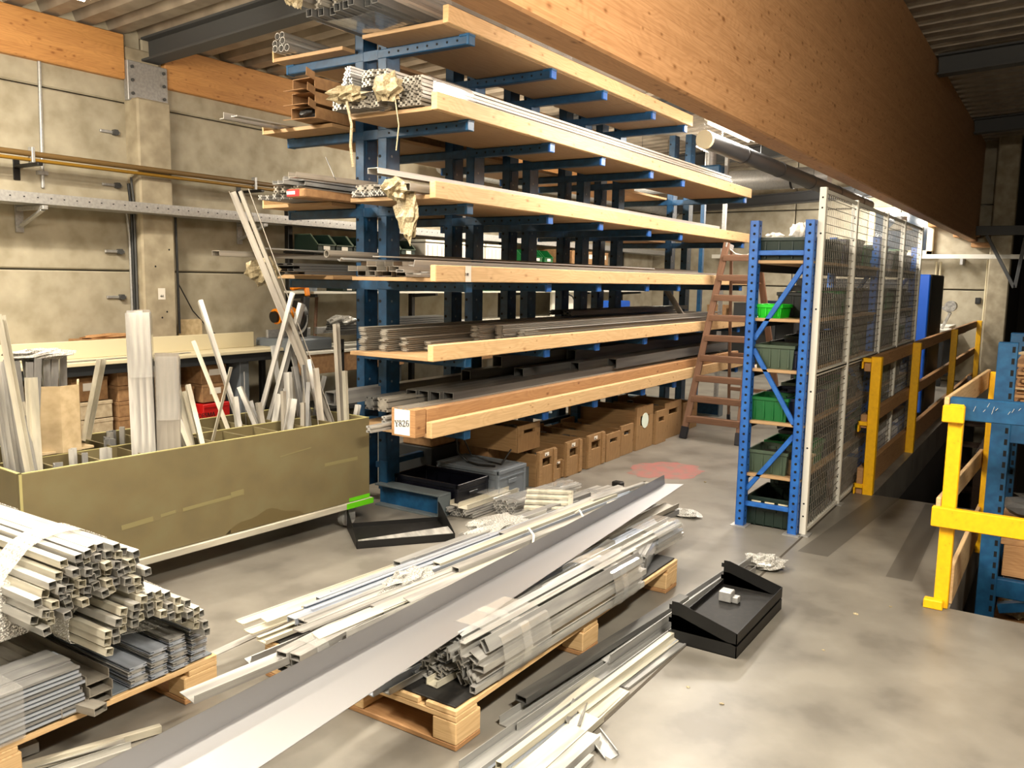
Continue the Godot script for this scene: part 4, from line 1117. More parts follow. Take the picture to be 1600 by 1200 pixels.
	for k in 3:
		var b := Mb.new(); b.g = Vector3.RIGHT
		var q = bl[k]
		single("timber_offcut", b.bb(q[0], q[1], q[2], q[2] + 0.07, -15.45, -15.15, 0.004), M.pine_old, ["timber offcut stored high on the back wall, right of the hatch window", "timber offcut on the back wall, middle of three", "timber offcut lowest on the back wall, beside the steel bracket"][k], "timber")
	t = thing("steel_bracket", "grey V-shaped steel hanger in front of the concrete end pillar", "bracket")
	part("strut", Mb.new().bar(V(-1.15, 2.35, -15.1), V(-0.72, 1.55, -15.1), 0.06, 0.05, 0.004), M.steel, t)
	part("strut", Mb.new().bar(V(-0.62, 2.4, -15.1), V(-0.71, 1.55, -15.1), 0.06, 0.05, 0.004), M.steel, t)
	part("top_rail", Mb.new().bar(V(-1.3, 2.42, -15.1), V(0.6, 2.42, -15.1), 0.1, 0.14, 0.004), M.steel, t)
	t = thing("wall_pipes", "pair of slim vertical pipes on the back wall right of the blue machine", "pipes")
	for x in [-1.86, -1.8]: part("pipe", Mb.new().cyl(V(x, 1.95, -15.44), V(x, 1.05, -15.44), 0.016, 8), M.cream, t)
	part("junction_box", Mb.new().bb(-1.9, -1.76, 1.0, 1.08, -15.5, -15.42, 0.004), M.galv, t)
	single("wall_pipe", Mb.new().cyl(V(-1.13, 1.98, -15.46), V(-1.13, 1.0, -15.46), 0.014, 8), M.cream, "slim vertical pipe on the back wall beside the end pillar", "pipe")
	t = thing("switch_box", "small black switch box on the back wall near the end pillar", "switch", V(-1.22, 1.33, -15.5))
	part("box", Mb.new().bb(-0.04, 0.04, -0.05, 0.05, 0, 0.06, 0.006), M.black, t)
	part("switch", Mb.new().bb(-0.015, 0.015, -0.02, 0.02, 0.06, 0.07), M.dark_grey, t)
	t = thing("hanging_lamp", "unlit white industrial lamp hanging at the end of the big timber beam", "lamp", V(-2.0, 2.3, -12.6))
	part("shade", Mb.new().cyl(V(0, 0, 0), V(0, 0.12, 0), 0.16, 18, 0.06), M.white, t)
	part("cap", Mb.new().cyl(V(0, 0.12, 0), V(0, 0.18, 0), 0.08, 14), M.galv, t)
	part("cord", Mb.new().cyl(V(0, 0.18, 0), V(0, roof(-2.0) - 2.22, 0), 0.006, 5), M.black, t)
	# blue machine beyond the mesh
	t = thing("machine_cabinet", "blue and black machine tool cabinet with a window, behind the wire mesh", "machine", V(-1.92, 0, -11.0))
	part("body", Mb.new().bb(-0.9, 0.58, 0.08, 1.62, -0.6, 0.4, 0.03), M.dark_grey, t)
	part("front_panel", Mb.new().bb(0.4, 0.6, 0.1, 1.68, 0.4, 0.46, 0.012), M.machine_blue, t)
	part("side_panel", Mb.new().bb(0.58, 0.62, 0.1, 1.68, -0.6, 0.4, 0.012), M.black, t)
	part("door", Mb.new().bb(-0.8, 0.38, 0.7, 1.55, 0.4, 0.44, 0.01), M.black_dust, t)
	part("window", Mb.new().bb(-0.6, 0.3, 1.2, 1.48, 0.44, 0.45), M.machine_blue, t)
	part("handle", Mb.new().bar(V(0.0, 1.22, 0.47), V(0.2, 1.44, 0.47), 0.025, 0.025, 0.005), M.black, t)
	part("plinth", Mb.new().bb(-0.85, 0.56, 0, 0.08, -0.55, 0.35), M.black, t)
	t = thing("clutter_stand", "white bench vice and clamps standing on a ledge beside the black machine side", "clamp", V(-1.55, 0.92, -14.0))
	part("ledge", Mb.new().bb(-0.2, 0.3, -0.05, 0, -0.3, 0.3, 0.004), M.white, t)
	part("stem", Mb.new().bar(V(0, 0, 0), V(0.1, 0.25, 0), 0.04, 0.04, 0.006).bar(V(0.1, 0.25, 0), V(-0.02, 0.32, 0), 0.04, 0.04, 0.006), M.alu_white, t)
	part("head", Mb.new().cyl(V(0.1, 0.34, 0.1), V(0.1, 0.34, -0.1), 0.08, 14), M.alu_white, t)
	part("leg", Mb.new().bb(-0.15, -0.1, -0.92, -0.05, -0.03, 0.03), M.dark_grey, t)

func trolley():
	var t := thing("offcut_trolley", "long olive plywood trolley with compartments for standing profile offcuts", "trolley", V(-3.62, 0, -2.8), deg_to_rad(-3.4))
	var W := 0.69
	var H := 1.02
	for q in [["front_panel", -0.016, 0.0, 0.175, 0.68, H, -H], ["back_panel", -W, -W + 0.016, 0.175, 0.68, H, -H], ["end_panel", -W + 0.017, -0.017, 0.175, 0.68, H, H - 0.016], ["end_panel", -W + 0.017, -0.017, 0.175, 0.68, -H + 0.016, -H], ["bottom_panel", -W + 0.017, -0.017, 0.175, 0.19, H - 0.017, -H + 0.017], ["lengthwise_divider", -0.345, -0.335, 0.19, 0.668, H - 0.017, -H + 0.017]]:
		part(q[0], Mb.new().bb(q[1], q[2], q[3], q[4], q[5], q[6], 0.002), M.olive, t)
	for k in 9:
		var z := H - 0.204 * (k + 1)
		part("cross_divider", Mb.new().bb(-W + 0.017, -0.346, 0.19, 0.662, z, z - 0.009), M.olive, t)
		part("cross_divider", Mb.new().bb(-0.334, -0.017, 0.19, 0.662, z, z - 0.009), M.olive, t)
	var ed := Mb.new()
	ed.bb(-0.0165, 0.0, 0.68, 0.683, H, -H).bb(-W, -W + 0.016, 0.68, 0.683, H, -H).bb(-W, 0, 0.68, 0.683, H, H - 0.016).bb(-W, 0, 0.68, 0.683, -H + 0.016, -H).bb(-0.346, -0.334, 0.668, 0.671, H, -H)
	ed.bb(0.0, 0.0006, 0.18, 0.68, H, H - 0.012)
	part("bare_edge", ed, M.olive_edge, t)
	var b := Mb.new(); b.g = Vector3.BACK
	part("dolly_frame", b.bb(-W + 0.01, 0.012, 0.135, 0.173, H + 0.02, -H - 0.02, 0.004), M.alu_cream, t)
	part("green_tape", Mb.new().bb(0.0125, 0.0135, 0.137, 0.172, -H + 0.2, -H - 0.021).bb(0.0005, 0.0015, 0.176, 0.2, -H + 0.17, -H), M.lime, t)
	for c in [[-0.08, -H + 0.1], [-0.6, -H + 0.1], [-0.08, H - 0.1], [-0.6, H - 0.1]]:
		var k := part("castor", Mb.new().bb(c[0] - 0.045, c[0] + 0.045, 0.125, 0.135, c[1] - 0.05, c[1] + 0.05).bb(c[0] - 0.03, c[0] - 0.025, 0.045, 0.13, c[1] - 0.025, c[1] + 0.03).bb(c[0] + 0.025, c[0] + 0.03, 0.045, 0.13, c[1] - 0.025, c[1] + 0.03), M.galv, t)
		part("wheel", Mb.new().cyl(V(c[0] - 0.02, 0.056, c[1] + 0.02), V(c[0] + 0.02, 0.056, c[1] + 0.02), 0.055, 20), M.wheel, k)
	# old tape marks and the oil stain on the front
	for q in [[0.58, 0.42, 0.345, 0.01, 0.024], [0.38, 0.3, 0.36, 0.006, 0.016], [0.26, -0.02, 0.365, 0.012, 0.018], [-0.02, -0.1, 0.385, 0.004, 0.03], [-0.66, -0.92, 0.44, 0.0, 0.02], [-0.34, -0.56, 0.54, 0.02, 0.005]]:
		part("tape_residue", Mb.new().bar(V(0.0006, q[2], q[0]), V(0.0006, q[2] + q[3], q[1]), 0.0008, q[4]), M.residue, t)
	b = Mb.new()
	var prev := Vector2(0.02, 0.0)
	for i in 17:
		var z := 0.02 - i * 0.033
		var hgt := 0.085 * pow(sin(PI * i / 16.0), 0.8) * (0.85 + 0.15 * sin(i * 0.9))
		if i > 0: b.face(V(0.0005, 0.178, prev.x), V(0.0005, 0.178 + prev.y, prev.x), V(0.0005, 0.178 + hgt, z), V(0.0005, 0.178, z))
		prev = Vector2(z, hgt)
	part("oil_stain", b, plain(Color(0.36, 0.315, 0.2), 0.4), t)
	# plywood box of grey panels standing in the trolley
	t = thing("plywood_box", "pale plywood box with chamfered corner standing in the left end of the trolley", "box", V(-4.2, 0.66, -2.2), 0.0)
	var pts := [V(0.02, 0, 0.16), V(0.14, 0, 0.02), V(0.13, 0, -0.08), V(-0.08, 0, -0.2)]
	for i in 3:
		b = Mb.new(); b.g = Vector3.UP
		b.face(pts[i], pts[i + 1], pts[i + 1] + V(0, 0.33, 0), pts[i] + V(0, 0.33, 0))
		var inn := [pts[i] * 0.93, pts[i + 1] * 0.93]
		b.face(pts[i] + V(0, 0.33, 0), pts[i + 1] + V(0, 0.33, 0), inn[1] + V(0, 0.33, 0), inn[0] + V(0, 0.33, 0))
		b.face(inn[0] - V(0, 0.0, 0), inn[1], inn[1] + V(0, 0.33, 0), inn[0] + V(0, 0.33, 0))
		part("side_board", b, M.card_light, t)
	part("bottom_board", Mb.new().bb(-0.1, 0.12, 0, 0.01, -0.15, 0.12), M.card_light, t)
	for k in 11:
		var a := 0.02 * (k % 4) - 0.03
		var z := -2.02 - k * 0.028
		loose("panel_profile", "channel_wide", "alu_grey", V(-4.13 - k * 0.014, 0.7, z), V(-4.13 - k * 0.014 + a, 1.13 - 0.008 * (k % 3), z - a + 0.01 * (k % 2)), 1.15, "grey panel profile upright in the plywood box, %s from its right side" % nth(k), "profile", "grey panels in the plywood box")
	rag(V(-4.2, 1.14, -2.16), V(0.14, 0.05, 0.3), 51, "crumpled clear film over the tops of the grey panels in the plywood box", "bubble")
	loose("flat_profile", "channel", "alu_cream", V(-4.1, 0.7, -2.32), V(-4.03, 1.11, -2.38), 0.5, "pale profile leaning at the right edge of the plywood box", "profile")
	# offcuts, from the left end of the trolley to the right
	var left := "pale offcuts leaning in the left end of the trolley"
	var L := [
		["channel", "alu_cream", V(-3.7, 0.26, -1.89), V(-3.94, 1.35, -1.87), 0.8, "long pale profile leaning furthest left out of the trolley", ""],
		["channel", "alu_white", V(-3.81, 0.26, -1.88), V(-4.0, 1.14, -1.89), 0.4, left, left], ["angle", "alu_cream", V(-3.76, 0.26, -1.9), V(-3.87, 1.07, -1.95), 0.7, "pale angle offcut standing nearest the left corner of the trolley", ""],
		["rect", "alu_grey", V(-3.82, 0.26, -1.93), V(-4.0, 0.86, -1.9), 0.2, left, left], ["channel", "alu_grey", V(-3.93, 0.26, -1.99), V(-4.12, 0.99, -1.97), 0.9, left, left], ["square", "alu_white", V(-3.86, 0.26, -1.86), V(-4.04, 1.27, -1.86), 0.1, left, left], ["square", "alu_cream", V(-3.75, 0.26, -1.96), V(-3.95, 0.95, -1.94), 0.1, left, left], ["strip", "alu_grey", V(-3.72, 0.26, -1.93), V(-3.87, 0.9, -1.92), 0.9, left, left],
		["angle", "alu_rack", V(-3.68, 0.26, -3.78), V(-4.42, 2.06, -3.51), 0.5, "very long profile leaning up over the wall, left of three together", ""], ["square", "alu_rack", V(-3.67, 0.26, -3.8), V(-4.38, 2.06, -3.54), 0.2, "very long profile leaning up over the wall, middle of three together", ""], ["strip", "alu_rack", V(-3.68, 0.26, -3.82), V(-4.4, 2.08, -3.62), 0.6, "very long profile leaning up over the wall, right of three together", ""],
		["channel", "alu_white", V(-4.17, 0.26, -3.33), V(-4.01, 1.44, -3.62), 0.7, "long profile crossing the three long ones, left of the crossing pair", ""], ["rect", "alu_white", V(-4.21, 0.26, -3.46), V(-4.05, 1.37, -3.73), 0.3, "long rectangular profile crossing the three long ones, right of the crossing pair", ""],
		["rect", "alu_white", V(-4.07, 0.26, -3.38), V(-4.47, 1.38, -3.29), 0.9, "tall pale profile leaning left in front of the cardboard sheet", ""], ["channel", "alu_cream", V(-4.01, 0.26, -3.28), V(-4.38, 1.14, -3.17), 0.6, "shorter film-covered profile leaning left beside the tall pale one", ""],
		["strip", "alu_cream", V(-3.91, 0.26, -2.81), V(-3.81, 1.04, -2.99), 0.6, "bright cream strip leaning right in the middle of the trolley", ""],
		["channel", "alu_rack", V(-3.68, 0.26, -3.72), V(-3.79, 1.25, -3.77), 0.3, "upright grey channel near the right end of the trolley, foil at its top", ""], ["square", "alu_cream", V(-3.66, 0.26, -3.74), V(-3.74, 0.96, -3.79), 0.2, "slim bright bar standing beside the upright grey channel", ""],
		["strip", "alu_grey", V(-4.13, 0.26, -3.35), V(-4.21, 0.95, -3.4), 0.9, "dark grey pointed strip upright left of the crossing pair", ""],
		["channel", "alu_white", V(-3.79, 0.26, -3.83), V(-3.75, 0.73, -3.92), 0.4, "short white stub at the right end corner of the trolley", ""]]
	var mid := "pale offcuts in the middle compartments of the trolley"
	for q in [["channel", V(-3.68, 0.26, -2.77), V(-4.0, 0.99, -2.68)], ["angle", V(-3.79, 0.26, -2.74), V(-3.99, 0.96, -2.72)], ["channel", V(-3.79, 0.26, -2.81), V(-3.99, 0.93, -2.78)], ["square", V(-3.82, 0.26, -2.68), V(-3.98, 1.06, -2.69)], ["angle", V(-4.04, 0.26, -3.04), V(-4.24, 0.87, -3.0)], ["square", V(-3.74, 0.26, -2.79), V(-3.97, 0.85, -2.74)], ["channel", V(-3.72, 0.26, -2.82), V(-3.93, 0.95, -2.8)], ["strip", V(-3.76, 0.26, -2.7), V(-3.99, 0.8, -2.66)]]:
		L.append([q[0], ["alu_cream", "alu_white"][L.size() % 2], q[1], q[2], 0.5 + 0.3 * (L.size() % 3), mid, mid])
	var right := "grey offcuts crowded in the right compartments of the trolley"
	for q in [["rect", V(-3.87, 0.26, -3.39), V(-4.14, 0.87, -3.31)], ["channel", V(-4.0, 0.26, -3.45), V(-4.17, 0.77, -3.41)], ["angle", V(-3.91, 0.26, -3.37), V(-4.04, 0.78, -3.37)], ["channel", V(-3.97, 0.26, -3.34), V(-3.94, 0.83, -3.45)], ["rect", V(-4.1, 0.26, -3.4), V(-3.98, 0.79, -3.56)], ["channel", V(-3.91, 0.26, -3.68), V(-4.08, 0.9, -3.66)], ["square", V(-3.92, 0.26, -3.68), V(-4.04, 1.02, -3.72)], ["angle", V(-4.04, 0.26, -3.7), V(-3.97, 0.9, -3.86)], ["rect", V(-3.78, 0.26, -3.78), V(-4.13, 0.84, -3.75)], ["channel", V(-3.92, 0.26, -3.61), V(-4.07, 0.84, -3.6)], ["square", V(-3.86, 0.26, -3.72), V(-4.14, 1.07, -3.72)],
			["square", V(-3.74, 0.26, -3.3), V(-3.86, 0.86, -3.4)], ["angle", V(-3.78, 0.26, -3.28), V(-3.8, 0.82, -3.42)], ["channel", V(-3.8, 0.26, -3.5), V(-3.84, 0.9, -3.58)], ["rect", V(-3.84, 0.26, -3.52), V(-3.9, 0.86, -3.62)], ["channel", V(-3.9, 0.26, -3.5), V(-4.0, 0.95, -3.56)], ["strip", V(-3.75, 0.26, -3.55), V(-3.9, 1.0, -3.6)], ["angle", V(-3.7, 0.26, -3.6), V(-3.86, 0.98, -3.66)], ["rect", V(-3.96, 0.26, -3.2), V(-4.1, 0.82, -3.24)], ["strip", V(-4.0, 0.26, -3.6), V(-4.2, 1.1, -3.62)], ["square", V(-3.7, 0.26, -3.4), V(-3.78, 0.79, -3.48)], ["channel", V(-3.74, 0.26, -3.66), V(-3.96, 1.02, -3.7)], ["angle", V(-3.83, 0.26, -3.62), V(-4.02, 0.98, -3.64)]]:
		L.append([q[0], ["alu_rack", "alu_white", "alu_grey"][L.size() % 3], q[1], q[2], 0.4 + 0.4 * (L.size() % 4), right, right])
	var stub := "short offcut stubs just above the rims of the left compartments"
	for q in [[-4.12, -2.45], [-4.14, -2.47], [-4.08, -2.42], [-3.87, -2.13], [-3.84, -2.16], [-3.8, -2.23], [-4.26, -2.56], [-4.24, -2.6], [-3.74, -1.97]]:
		L.append([["channel", "square", "angle"][L.size() % 3], ["alu_white", "alu_grey"][L.size() % 2], V(q[0], 0.2, q[1]), V(q[0] - 0.03 + 0.02 * (L.size() % 3), 0.71 - 0.02 * (L.size() % 2), q[1] - 0.01), 0.4 * (L.size() % 4), stub, stub])
	var tips := {}
	for q in L:
		if q[6] != "": tips[q[6]] = tips.get(q[6], []) + [q[3]]
	var say := {left: "leaning in the left end of the trolley", mid: "fanned out in the middle of the trolley", right: "in the crowded right trolley half", stub: "barely above the left trolley compartments"}
	var kinds := {"channel": "channel", "angle": "angle", "rect": "rectangular tube", "square": "square tube", "strip": "flat strip"}
	var hues := {"alu_white": "white", "alu_cream": "cream", "alu_grey": "grey", "alu_rack": "dull grey"}
	for q in L:
		var lb: String = q[5]
		if q[6] != "": lb = "%s %s %s, %s from the left" % [hues[q[1]], kinds[q[0]], say[q[6]], nth(rank(q[3], tips[q[6]]))]
		loose("profile_offcut", q[0], q[1], q[2], q[3], q[4], lb, "profile", q[6])
	# two sheaves of long profiles standing upright, wrapped in film
	for k in 2:
		var tt := thing("profile_sheaf", ["taller film-wrapped sheaf of grey profiles standing in the trolley", "shorter film-wrapped sheaf of grey profiles standing in the trolley"][k], "bundle")
		tt.transform = Mb.along([V(-3.76, 0.2, -2.43), V(-3.72, 0.2, -2.53)][k], [V(-3.89, 1.36, -2.5), V(-3.81, 1.14, -2.6)][k], 0.9)
		var len: float = [1.17, 0.95][k]
		for i in 12:
			piece(tt, "profile", ["channel", "step", "zed", "rect"][(i + k) % 4], ["alu_rack", "alu_grey", "alu_rack", "alu_white"][(i + k) % 4], V(-0.045 + 0.03 * (i % 4), -0.03 + 0.03 * int(i / 4), 0), V(-0.045 + 0.03 * (i % 4), -0.03 + 0.03 * int(i / 4), len - rng.randf() * 0.02), 1.57)
		wrap_film(tt, "film", 0.155, 0.12, len - 0.34, len - 0.02, "film")
		if k == 1:
			var q := Mb.new(); q.bb(-0.078, -0.075, -0.05, 0.045, len - 0.42, len - 0.03)
			part("bubble_wrap", q, M.bubble, tt)

func ladder():
	var t := thing("step_ladder", "brown wooden double step ladder standing at the end of the aisle by the rack", "ladder")
	var f := [[V(-3.1, 0, -7.84), V(-2.94, 1.95, -8.4)], [V(-2.53, 0, -7.82), V(-2.62, 1.95, -8.42)]]
	var r := [[V(-3.06, 0, -9.08), V(-2.91, 1.88, -8.46)], [V(-2.47, 0, -9.05), V(-2.65, 1.88, -8.47)]]
	for s in f + r: part("stile", Mb.new().bar(s[0], s[1], 0.028, 0.065, 0.004), M.ladder, t)
	for s in f + r: part("rubber_foot", Mb.new().bar(s[0], s[0].lerp(s[1], 0.06), 0.036, 0.074, 0.004), M.plastic_navy, t)
	for k in 9:
		var u := (0.215 + k * 0.2) / 1.95
		part("step", Mb.new().bar(f[0][0].lerp(f[0][1], u), f[1][0].lerp(f[1][1], u), 0.075, 0.024, 0.004).bar(f[0][0].lerp(f[0][1], u) - V(0, 0.025, -0.03), f[1][0].lerp(f[1][1], u) - V(0, 0.025, -0.03), 0.018, 0.05, 0.003), M.ladder, t)
	for k in [1, 3, 5, 7]:
		var u: float = (0.215 + k * 0.2) / 1.95
		part("rung", Mb.new().bar(r[0][0].lerp(r[0][1], u), r[1][0].lerp(r[1][1], u), 0.03, 0.04, 0.004), M.ladder, t)
	part("hinge", Mb.new().bar(V(-2.95, 1.93, -8.38), V(-2.91, 1.9, -8.48), 0.04, 0.05, 0.004).bar(V(-2.63, 1.93, -8.4), V(-2.66, 1.9, -8.49), 0.04, 0.05, 0.004), M.galv, t)
	part("stay_cord", Mb.new().tube([V(-2.93, 1.9, -8.42), V(-2.86, 1.84, -8.44), V(-2.76, 1.82, -8.45), V(-2.66, 1.88, -8.45)], 0.006, 5), M.white, t)

func lidded_bin(at: Vector3, w: float, h: float, d: float, mat: String, label: String, group := ""):       # ribbed storage bin with a rim
	var t := thing("storage_bin", label, "bin", at, 0.0, group)
	var b := Mb.new()
	var o := [V(-w / 2 + 0.012, 0, d / 2 - 0.012), V(w / 2 - 0.012, 0, d / 2 - 0.012), V(w / 2 - 0.012, 0, -d / 2 + 0.012), V(-w / 2 + 0.012, 0, -d / 2 + 0.012)]
	var u := [V(-w / 2, h, d / 2), V(w / 2, h, d / 2), V(w / 2, h, -d / 2), V(-w / 2, h, -d / 2)]
	for i in 4:
		var j := (i + 1) % 4
		b.face(o[i], o[j], u[j], u[i])
		b.face(o[i] * V(0.96, 1, 0.96), u[i] * V(0.97, 1, 0.97), u[j] * V(0.97, 1, 0.97), o[j] * V(0.96, 1, 0.96))
	b.bb(-w / 2 + 0.012, w / 2 - 0.012, 0, 0.006, -d / 2 + 0.012, d / 2 - 0.012)
	part("body", b, M[mat], t)
	b = Mb.new()
	for s in [-1.0, 1.0]:
		b.bb(-w / 2 - 0.006, w / 2 + 0.006, h - 0.022, h, s * (d / 2 + 0.006), s * (d / 2 - 0.008), 0.003).bb(s * (w / 2 + 0.006), s * (w / 2 - 0.008), h - 0.022, h, -d / 2, d / 2, 0.003)
		for k in [-0.36, -0.12, 0.12, 0.36]: b.bb(k * w - 0.006, k * w + 0.006, 0.01, h - 0.02, s * (d / 2), s * (d / 2 - 0.02), 0.002)
	part("rim", b, M[mat], t)
	part("contents", crumple(V(0, h * 0.72, 0), V(w * 0.82, h * 0.2, d * 0.82), int(w * 1000 + h * 500), 7), M.dark_grey, t)

func shelving():
	var t := thing("shelving_rack", "bright blue perforated boltless shelving with bins behind the wire mesh", "shelving")
	var up := Mb.new().bb(-0.0275, 0.0275, 0, 1.93, 0, -0.004).bb(-0.0275, -0.0235, 0, 1.93, 0, -0.06).bb(0.0235, 0.0275, 0, 1.93, 0, -0.06)
	var um := up.mesh()
	var h := Mb.new()
	var y := 0.05
	while y < 1.92:
		h.cyl(V(0, y, 0.0003), V(0, y, 0.0013), 0.0085, 8).cyl(V(0.0275, y, -0.03), V(0.0285, y, -0.03), 0.007, 6)
		y += 0.05
	var hm := h.mesh()
	for z in [-5.2, -7.25, -9.2]:
		for x in [-1.65, -1.318]:
			var u := part("upright", um, M.blue_bright, t)
			u.position = V(x, 0, z)
			part("slot_hole", hm, M.hole, u).set_meta("kind", "stuff")
			part("foot_plate", Mb.new().bb(-0.05, 0.05, 0, 0.006, -0.08, 0.03), M.galv, u)
		part("cross_bar", Mb.new().bar(V(-1.63, 1.735, z - 0.03), V(-1.34, 1.735, z - 0.03), 0.025, 0.03, 0.003), M.blue_bright, t)
		part("cross_bar", Mb.new().bar(V(-1.63, 0.15, z - 0.03), V(-1.34, 0.15, z - 0.03), 0.025, 0.03, 0.003), M.blue_bright, t)
		for q in [[-1.345, 1.66, -1.625, 1.2], [-1.625, 1.14, -1.345, 0.68], [-1.345, 0.62, -1.625, 0.24]]:
			part("brace", Mb.new().bar(V(q[0], q[1], z - 0.03), V(q[2], q[3], z - 0.03), 0.02, 0.03, 0.003), M.blue_bright, t)
	for yy in [1.69, 1.335, 1.02, 0.69, 0.35]:
		for k in 2:
			var b := Mb.new(); b.g = Vector3.RIGHT
			part("shelf", b.bb(-1.68, -1.29, yy - 0.02, yy, [-5.22, -7.24][k], [-7.23, -9.18][k], 0.003), M.ply, t)
			b = Mb.new(); b.g = Vector3.BACK
			part("shelf_beam", b.bb(-1.69, -1.66, yy - 0.07, yy - 0.02, [-5.25, -7.3][k], [-7.2, -9.16][k]).bb(-1.31, -1.29, yy - 0.07, yy - 0.02, [-5.25, -7.3][k], [-7.2, -9.16][k]), M.black, t)
	lidded_bin(V(-1.47, 1.69, -5.5), 0.34, 0.14, 0.5, "green_dark", "dark green bin with white paper on the top shelf of the blue shelving")
	single("paper_wad", crumple(V(-1.44, 1.86, -5.45), V(0.14, 0.13, 0.12), 61, 9), M.paper, "white crumpled paper standing in the dark green bin on the top shelf", "paper")
	single("paper_wad", crumple(V(-1.58, 1.84, -5.4), V(0.12, 0.05, 0.1), 63, 8), M.paper, "smaller white paper scrap on the left of the dark green top bin", "paper")
	lidded_bin(V(-1.55, 1.335, -5.36), 0.16, 0.085, 0.22, "green_lime", "small bright lime green bin on the second shelf")
	lidded_bin(V(-1.44, 1.335, -5.66), 0.26, 0.16, 0.34, "dark_grey", "dark grey lidded box behind the lime green bin")
	t = thing("round_cover", "round black lid lying on the dark grey box of the second shelf", "lid", V(-1.45, 1.5, -5.66))
	part("lid", Mb.new().cyl(V(0, 0, 0), V(0, 0.03, 0), 0.1, 20), M.black, t)
	part("knob", Mb.new().cyl(V(0, 0.03, 0), V(0, 0.04, 0), 0.085, 20), M.dark_grey, t)
	lidded_bin(V(-1.5, 1.02, -5.4), 0.24, 0.15, 0.3, "green_grey", "grey-green bin at the front of the third shelf")
	lidded_bin(V(-1.36, 1.02, -5.42), 0.11, 0.12, 0.3, "plastic_blue", "blue bin squeezed at the right of the third shelf front")
	lidded_bin(V(-1.52, 0.69, -5.4), 0.24, 0.15, 0.3, "green", "green bin at the front of the fourth shelf")
	lidded_bin(V(-1.36, 0.69, -5.44), 0.12, 0.15, 0.3, "plastic_blue", "blue bin beside the green one on the fourth shelf")
	lidded_bin(V(-1.51, 0.35, -5.4), 0.25, 0.15, 0.3, "green_grey", "grey-green bin at the front of the lowest board")
	lidded_bin(V(-1.36, 0.35, -5.46), 0.11, 0.1, 0.3, "card_light", "pale box beside the grey-green bin on the lowest board")
	var names := ["top", "second", "third", "fourth", "lowest"]
	var mats := ["green_dark", "plastic_blue", "green_grey", "green", "dark_grey"]
	for s in 5:
		for k in 10:
			var z := -5.78 - k * 0.335
			if s == 0: z -= 0.2
			if s == 1: z -= 0.3
			if absf(z + 7.24) < 0.16: continue
			lidded_bin(V(-1.48, [1.69, 1.335, 1.02, 0.69, 0.35][s], z), 0.32, 0.15 + 0.02 * (k % 3), 0.3, mats[(k + s * 2) % 5], "%s bin on the %s shelf of the blue shelving, %s behind the front ones" % [["dark green", "blue", "grey-green", "green", "dark grey"][(k + s * 2) % 5], names[s], nth(k)], "row of bins on the %s shelf" % names[s])
	# floor crates
	t = thing("stacking_crate", "dark green crate with pale labels on the floor inside the blue shelving", "crate", V(-1.49, 0, -5.5))
	euro_crate(t, 0.29, 0.44, 0.19, "green_dark")
	for k in 3: part("label_card", Mb.new().bb(-0.11 + k * 0.085, -0.05 + k * 0.085, 0.135, 0.165, 0.223, 0.225), M.cream, t)
	t = thing("stacking_crate", "second dark green crate behind the labelled one on the floor", "crate", V(-1.49, 0, -6.0))
	euro_crate(t, 0.29, 0.44, 0.3, "green_dark")
	# wire mesh partition
	var zs := [-5.26, -6.16, -7.3, -8.15, -9.2]
	for i in 4:
		var p := thing("wire_screen", "welded wire mesh panel in a white frame, %s in the partition" % ["nearest", "second", "third", "furthest"][i], "mesh")
		for q in [[0.02, 1.0], [1.01, 2.1]]:
			for e in q: part("frame", Mb.new().bar(V(-1.262, e, zs[i] - 0.02), V(-1.262, e, zs[i + 1] + 0.02), 0.02, 0.02), M.white, p)
			var wi := Mb.new()
			var z: float = zs[i] - 0.05
			while z > zs[i + 1]:
				wi.bar(V(-1.262, q[0], z), V(-1.262, q[1], z), 0.003, 0.003); z -= 0.05
			var yy: float = q[0] + 0.05
			while yy < q[1]:
				wi.bar(V(-1.258, yy, zs[i]), V(-1.258, yy, zs[i + 1]), 0.003, 0.003); yy += 0.05
			part("wire_mesh", wi, M.alu_rack, p).set_meta("kind", "stuff")
	for i in 5:
		var p := thing("screen_post", "white punched steel post of the mesh partition, %s" % ["nearest the camera", "second along", "third along", "fourth along", "last before the machine"][i], "post")
		part("post", Mb.new().bb(-1.285, -1.245, 0, 2.12, zs[i] + 0.018, zs[i] - 0.018, 0.003), M.white, p)
		part("base_plate", Mb.new().bb(-1.31, -1.22, 0, 0.006, zs[i] + 0.05, zs[i] - 0.05), M.galv, p)
		var d := Mb.new()
		for y2 in [0.12, 0.2, 0.55, 0.9, 1.4, 1.85, 2.0, 2.06]: d.cyl(V(-1.265, y2, zs[i] + 0.0185), V(-1.265, y2, zs[i] + 0.0195), 0.006, 7)
		part("punched_hole", d, M.hole, p).set_meta("kind", "stuff")

